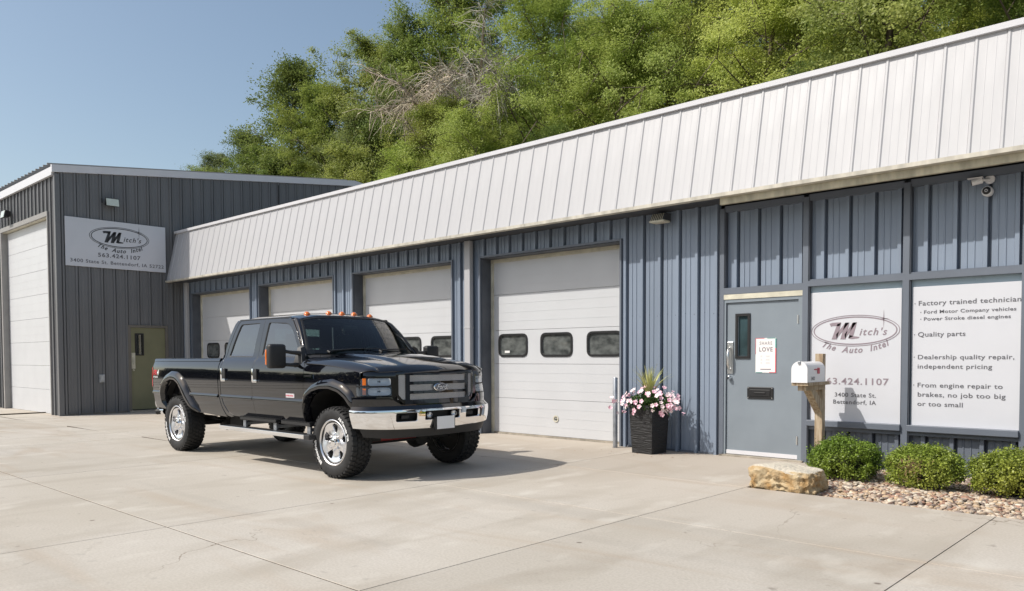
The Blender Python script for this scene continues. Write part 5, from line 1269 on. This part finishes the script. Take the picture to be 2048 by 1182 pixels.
# boxwood shrubs
boxm = leafmat('boxwood_leaf', (.095, .185, .022), (.22, .29, .045), .25, .42, .32)
boxm2 = leafmat('boxwood_yellowing', (.13, .21, .028), (.27, .31, .055), .25, .42, .4)
core = pm('shrub_twigs', (.025, .028, .012), 1.)
def shrub(loc, rx, ry, h, mat, label, seed, brown=None):
    global rng
    rng = np.random.default_rng(seed); e = empty('boxwood_shrub', loc, label, 'shrub', 'boxwood shrubs in the gravel bed')
    nc = 560; u = rng.normal(size=(nc, 3)); u /= np.linalg.norm(u, axis=1)[:, None]; u[:, 2] = np.where(u[:, 2] < -.55, -u[:, 2], u[:, 2])
    lump = np.array([1+.17*noise.noise(Vector(q*2.6)+Vector((seed, 0, 0)))+.08*noise.noise(Vector(q*6)) for q in u])
    rr = (.70+.30*rng.random(nc)**.5)*lump; rr[:26] *= 1.10; C = u*rr[:, None]*np.array([rx, ry, h*.56]); C[:, 2] += h*.50
    P_ = (C[:, None, :]+rng.normal(size=(nc, 34, 3))*np.array([.026, .026, .024])+u[:, None, :]*rng.random((nc, 34, 1))*.035).reshape(-1, 3); nr = np.repeat(u, 34, 0)
    P_ = P_[P_[:, 2] > .0]; nr = nr[:len(P_)]
    quads('foliage', leaf_quads(P_, .0235, .5, .62, nr*.8), mat, e)
    bm = bmesh.new(); bmesh.ops.create_icosphere(bm, subdivisions=3, radius=1)
    for v in bm.verts: v.co = Vector((v.co.x*rx*.74, v.co.y*ry*.74, v.co.z*h*.40+h*.48))
    me = bpy.data.meshes.new('branches'); bm.to_mesh(me); bm.free(); link('branches', me, e, core)
    m = MB(); random.seed(seed)
    for k in range(9): t = k*.7; m.tube([(0, 0, -.06), (.1*math.cos(t), .1*math.sin(t), .06), (rx*.6*math.cos(t), ry*.6*math.sin(t), h*.4)], [.012, .009, .005], 5)
    m.build('stem', M['bark'], e)
    if brown:
        m = MB(); bx_, bz_, br = brown
        for k in range(150):
            a = Vector((bx_+random.gauss(0, br*.5), 0, bz_+random.gauss(0, br*.42)))
            yy = -ry*math.sqrt(max(.05, 1-(a.x/rx)**2-((a.z-h*.5)/(h*.56))**2))*random.uniform(.84, 1.04); a.y = yy
            d = Vector((random.gauss(0, 1), -.6, random.gauss(.2, 1))).normalized()*random.uniform(.03, .075); m.tube([tuple(a), tuple(a+d*.6+Vector((0, 0, .008))), tuple(a+d)], [.0022, .0018, .001], 3)
        m.build('dead_twigs', pm('dead_twigs', (.42, .28, .15), .9, var=.3), e, kind='stuff')
shrub((-3.27, -.93, -.02), .36, .35, .41, boxm, 'darkest green rounded boxwood shrub beside the limestone boulder', 21)
shrub((-2.41, -1.02, -.02), .35, .34, .40, boxm2, 'middle boxwood shrub with a patch of bare brown twigs in its face', 22, (-.05, .25, .12))
shrub((-1.60, -1.0, -.02), .36, .35, .41, boxm2, 'boxwood shrub cut off by the right edge of the photo', 23)
# leaf scraps on the slab near the bollard
m = MB()
for k in range(16):
    x, y = random.uniform(-7.2, -5.6), random.uniform(-1.0, -.15); s_ = random.uniform(.012, .025); a = random.random()*6
    m.add([(x+s_*math.cos(a), y+s_*math.sin(a), .004), (x-s_*math.sin(a), y+s_*math.cos(a)*.5, .009), (x-s_*math.cos(a), y-s_*math.sin(a), .004), (x+s_*math.sin(a)*.5, y-s_*math.cos(a)*.4, .006)], [(0, 1, 2, 3)])
m.build('fallen_leaves', M['rust'], None, kind='stuff', label='rusty fallen leaf scraps on the concrete by the planter', cat='leaves')

# ================================================================== WOODED BLUFF
def hz(x, y):
    if y < 13: return -.1
    b = 1-math.exp(-(y-13)/20); return -.1+15.5*b*(1+.0*x)+1.2*noise.noise(Vector((x*.06, y*.06, 0)))
m = MB(); xs = np.linspace(-170, 70, 61); ys = np.linspace(13, 95, 26)
m.loft([[(x, y, hz(x, y)) for x in xs] for y in ys], flip=False); m.build('wooded_hill', M['dirt'], None, smooth=True, kind='structure')
LM = [leafmat('locust_leaf', (.37, .45, .095), (.47, .53, .13), .48, .16), leafmat('maple_leaf', (.20, .27, .06), (.30, .35, .085), .45, .18), leafmat('dark_leaf', (.13, .19, .055), (.20, .25, .065), .42, .2)]
def tree_mesh(seed, H, Rc, mat, nleaf, lsz, cone=.0, droop=0.):
    """trunk and limbs with leaf sprays at the twig ends"""
    rg = np.random.default_rng(seed); w = MB(); tips = []; random.seed(seed)
    top = Vector((random.uniform(-.6, .6), random.uniform(-.6, .6), H*.93)); pts = []
    for i in range(9):
        s = i/8; pts.append(Vector((top.x*s+.25*math.sin(s*5+seed), top.y*s+.2*math.cos(s*4+seed)-.2, H*.93*s)))
    r0 = H*.016; w.tube(pts, [r0*(1-.85*i/8)+.01 for i in range(9)], 7)
    nl = 26
    for k in range(nl):
        s = .20+.78*k/(nl-1); i = min(7, int(s*8)); p = pts[i].lerp(pts[i+1], s*8-i); a = k*2.4+random.uniform(-.4, .4)
        env = (math.sin(math.pi*min(1, (s-.08)/.98)**(.75-.25*cone)))**.6 if s < 1 else .1
        env = max(.22, env*(1-cone*s*.6)); L_ = Rc*env*random.uniform(.62, 1.18); up = random.uniform(.15, .75)+s*.7
        d = Vector((math.cos(a), math.sin(a), up)).normalized(); q1 = p+d*L_*.5; q2 = q1+(d+Vector((random.uniform(-.3, .3), random.uniform(-.3, .3), random.uniform(-.3, .25)-droop))).normalized()*L_*.55
        w.tube([p, q1, q2], [r0*.34*(1.1-s), r0*.22*(1.15-s), .012], 5)
        for j in range(11):
            t = random.uniform(.25, 1.0); b = (p.lerp(q1, t*2) if t < .5 else q1.lerp(q2, t*2-1)); sd_ = Vector((random.gauss(0, 1), random.gauss(0, 1), random.gauss(.25, .7)-droop*.6)).normalized()
            c = b+sd_*L_*random.uniform(.12, .42)
            if j % 2 == 0: w.tube([b, b.lerp(c, .6)+Vector((0, 0, .06)), c], [.018, .012, .006], 3)
            for _ in range(2):
                tips.append((*(c+Vector((random.gauss(0, .22), random.gauss(0, .22), random.gauss(0, .18)))), random.uniform(.12, .34)))
    T = np.array(tips); per = max(1, nleaf//len(T))
    C = np.repeat(T[:, :3], per, 0)+rg.normal(size=(len(T)*per, 3))*np.repeat(T[:, 3:4], per, 0)*np.array([1, 1, .55])
    global rng; rng = rg
    cen = np.array([0, 0, H*.55]); out = C-cen; out /= np.linalg.norm(out, axis=1)[:, None]+1e-6
    Q = leaf_quads(C, lsz, .55, .55, out*1.0+np.array([-.35, -.6, .3]))
    me = bpy.data.meshes.new('crown'); Nn = len(Q); me.vertices.add(Nn*4); me.vertices.foreach_set('co', Q.astype(np.float32).ravel()); me.loops.add(Nn*4); me.loops.foreach_set('vertex_index', np.arange(Nn*4, dtype=np.int32)); me.polygons.add(Nn)
    me.polygons.foreach_set('loop_start', np.arange(0, Nn*4, 4, dtype=np.int32)); me.polygons.foreach_set('loop_total', np.full(Nn, 4, dtype=np.int32)); me.update(); me.materials.append(mat)
    return w.mesh('trunk', M['bark'], smooth=True, angle=60, fix=False), me
PR = [tree_mesh(1, 13, 4.6, LM[0], 115000, .082, 0, .25), tree_mesh(2, 12, 4.2, LM[0], 115000, .080, .1, .35), tree_mesh(3, 13, 4.0, LM[1], 95000, .094, .2), tree_mesh(4, 12, 3.6, LM[1], 85000, .094, .3),
      tree_mesh(5, 13, 4.0, LM[2], 85000, .086, .3), tree_mesh(6, 11, 2.6, LM[2], 50000, .092, .5)]
def tree(x, y, H, p, rz, label, name='tree', group='trees on the wooded bluff', wide=1.):
    hp = [13, 12, 13, 12, 13, 11][p]; s = H/hp; e = empty(name, (x, y, hz(x, y)-.2), label, 'tree', group, rz=rz); e.scale = (s*wide, s*wide, s)
    link('trunk', PR[p][0], e); link('crown', PR[p][1], e)
_cam = SC.camera.matrix_world.inverted()
def screen(x, y, z):
    q = _cam@Vector((x, y, z)); return 1024+1568.15*q.x/-q.z, 770-1568.15*q.y/-q.z
MARKS = [(520, 'beyond the pale roof edge'), (700, 'beyond the roof peak'), (860, 'above the leftmost overhead doors'), (1010, 'above the third overhead door'), (1240, 'above the fourth overhead door'), (1440, 'above the wall lamp and planter'), (1620, 'above the entrance door'), (1830, 'above the window sign with the logo'), (4000, 'above the services sign')]
ROWN = ['in the lowest row', 'in the second row', 'in the third row', 'in the top row', 'on the crest']
KIND = ['bright yellow green locust', 'feathery light green locust', 'mid green tree', 'bushy green tree', 'dark green tree', 'slim dark tree']
USED = {}
DEF = {0: 'bright yellow green locust tree in the dense wood above the white fascia', 1: 'feathery light green locust tree in the dense wood on the bluff', 2: 'mid green broadleaf tree in the dense wood on the bluff', 3: 'bushy green broadleaf tree on the bluff slope', 4: 'dark green tree in the wood behind the garage', 5: 'slim dark green tree behind the garage'}
special = [  # x, y, top z, proto, label
    (-72, 24, 18.6, 5, 'lowest small tree at the far left end of the bluff above the pale roof edge'),
    (-64, 22, 18.9, 4, 'dark bushy tree second from the left end of the bluff'),
    (-58.5, 22, 20.0, 5, 'slim dark tree left of the lone conical tree on the skyline'),
    (-50.4, 21.5, 23.4, 5, 'conical dark tree standing proud of the left skyline'),
    (-45.2, 21, 20.2, 3, 'tall green tree with jagged crown right of the conical tree'),
    (-41.4, 21.5, 22.2, 2, 'tall broad green tree on the skyline left of the brown thicket'),
    (-38.2, 21.5, 22.0, 3, 'narrow skyline tree just above the brown dead thicket'),
    (-34.6, 23, 26.0, 2, 'tallest broad tree where the skyline leaves the top of the photo')]
for i, (x, y, zt, p, lb) in enumerate(special): tree(x, y, zt-hz(x, y)+.2, p, i*1.3, lb, wide=.95 if p != 5 else 1.05)
random.seed(42)
rows = [(16.6, -70, 6, 4.6, [3, 4, 2, 3], [1, 0, 2, 4], 8.5, .9), (20.5, -66, 8, 5.0, [2, 3, 4], [0, 1, 0, 2], 13, 1.), (26.5, -60, 8, 5.2, [3, 4, 2], [1, 0, 2], 13.5, 1.), (33, -76, 8, 6.5, [2, 3], [0, 2], 13, 1.1), (40, -46, 2, 6.0, [3], [2, 0], 15, 1.2)]
for ri, (y0, xa, xb, st, ml, mr, H, wd) in enumerate(rows):
    x = xa; k = 0
    while x < xb:
        xx = x+random.uniform(-1, 1); y = y0+random.uniform(-1.2, 1.2); left = xx < -30
        p = (ml if left else mr)[k % (len(ml) if left else len(mr))]
        if xx > -18 and not left: p = [2, 4, 1, 3][k % 4]
        h = H*random.uniform(.88, 1.12)
        if left and ri == 1: h = min(h, 17.0-hz(xx, y))
        if left and ri == 2: h = min(h, 19.0-hz(xx, y))
        if left and ri == 3: h = min(h, 21.6-hz(xx, y))
        if not left and ri == 1: h *= 1.12
        if ri == 0 and -30.5 < xx < -23: h *= .62
        if ri == 1 and -36 < xx < -28: h *= .70
        u_, v_ = screen(xx, y, hz(xx, y)+h); u2, v2 = screen(xx-3, y, hz(xx, y)+h)
        if u_ < 2190 and v_ < 470-(u_-350)*.246+20:
            mk = next(t for q, t in MARKS if u_ < q); key = (ri, mk, KIND[p]); c_ = USED[key] = USED.get(key, 0)+1
            lb = KIND[p]+' '+ROWN[ri]+', '+mk
            if c_ > 1: lb = ('next ' if c_ == 2 else 'farther right ' if c_ == 3 else 'rightmost ')+lb
            tree(xx, y, h, p, random.uniform(0, 6.28), lb, wide=wd)
        x += st*random.uniform(.85, 1.1); k += 1
tree(-33.6, 14.9, 11.2, 3, .4, 'low bushy green tree directly below the brown dead tree')
tree(-29.2, 14.8, 10.6, 1, 2.1, 'low bright green tree in front of the brown dead tree trunk')
tree(-28.6, 15.6, 12.4, 2, 3.1, 'green tree whose crown overlaps the brown dead twigs')
tree(-25.0, 14.9, 11.4, 0, 1.2, 'low bright yellow green tree in front of the grey dead tree trunk')
# brown dead thicket hanging over the slope
def thicket(x, y, z, n, rx, rz_, seed, label, mat):
    random.seed(seed); e = empty('dead_tree', (x, y, hz(x, y)), label, 'tree'); zz = z-hz(x, y); m = MB(); w = MB()
    w.tube([(0, .6, 0), (.3, .3, zz*.5), (-.2, .1, zz), (.5, 0, zz+rz_*.9)], [.2, .16, .11, .04], 7)
    for k in range(15):
        a = random.uniform(0, 6.28); d = Vector((math.cos(a), math.sin(a)*.6-.2, random.uniform(-.2, .9))); b = Vector((0, .1, zz+random.uniform(-.7, .5)*rz_))
        q = b+d*rx*random.uniform(.5, .95); w.tube([b, b.lerp(q, .5)+Vector((0, 0, .4)), q], [.09, .055, .02], 5)
        for j in range(n//15):
            s = random.uniform(.15, 1.0); c = b.lerp(q, s)+Vector((random.gauss(0, .2), random.gauss(0, .2), .3*math.sin(s*3))); dd = Vector((random.gauss(0, 1), random.gauss(-.15, .8), random.gauss(-.15, .9))).normalized()*random.uniform(.5, 1.5)
            m.tube([c, c+dd*.5+Vector((0, 0, .12)), c+dd+Vector((0, 0, -.2*random.random()))], [.019, .014, .006], 3, caps=False)
    w.build('trunk', M['bark_pale'], e, smooth=True, fix=False); m.build('twigs', mat, e, fix=False)
BR = pm('brown_vines', (.50, .43, .33), .9, var=.4, vs=2, island=.35); GR = pm('grey_twigs', (.46, .43, .36), .9, var=.4, vs=2, island=.3)
thicket(-31.0, 16.8, 13.6, 1050, 3.5, 2.2, 5, 'bare brown dead tree tangled with vines on the bluff', BR)
thicket(-26.9, 16.8, 14.0, 800, 3.2, 2.1, 6, 'bare grey dead tree right of the brown thicket', GR)
# brushy growth covering the foot and face of the slope
rng = np.random.default_rng(77); Nn = 2600; X_ = rng.uniform(-85, 6, Nn); Y_ = 13.2+rng.random(Nn)**1.4*26
Cc = []
for x, y in zip(X_, Y_):
    k = 30; r_ = rng.uniform(.5, 1.3); z = hz(x, y); Cc.append(np.column_stack([x+rng.normal(size=k)*r_*.6, y+rng.normal(size=k)*r_*.5, z+abs(rng.normal(size=k))*r_*1.3]))
quads('undergrowth', leaf_quads(np.vstack(Cc), .2, .5, .55), LM[1], None, kind='stuff', label='low brushy growth on the slope under the trees', cat='undergrowth')
# far treeline across the street, seen only mirrored in the paint
rng = np.random.default_rng(78); Nn = 620; Cc = []
for i in range(Nn):
    x = rng.uniform(-190, 140); k = 60; y = -70+rng.uniform(-5, 5); h = 10.5+3.5*math.sin(x*.07)+2.2*math.sin(x*.23+1); Cc.append(np.column_stack([x+rng.normal(size=k)*2.2, y+rng.normal(size=k)*2, np.abs(rng.uniform(0, 1, k))*h]))
quads('far_treeline', leaf_quads(np.vstack(Cc), 1.5, .3, .7), pm('far_leaves', (.03, .045, .018), .8), None, kind='stuff', label='dark line of trees across the street, mirrored in the truck paint', cat='treeline')
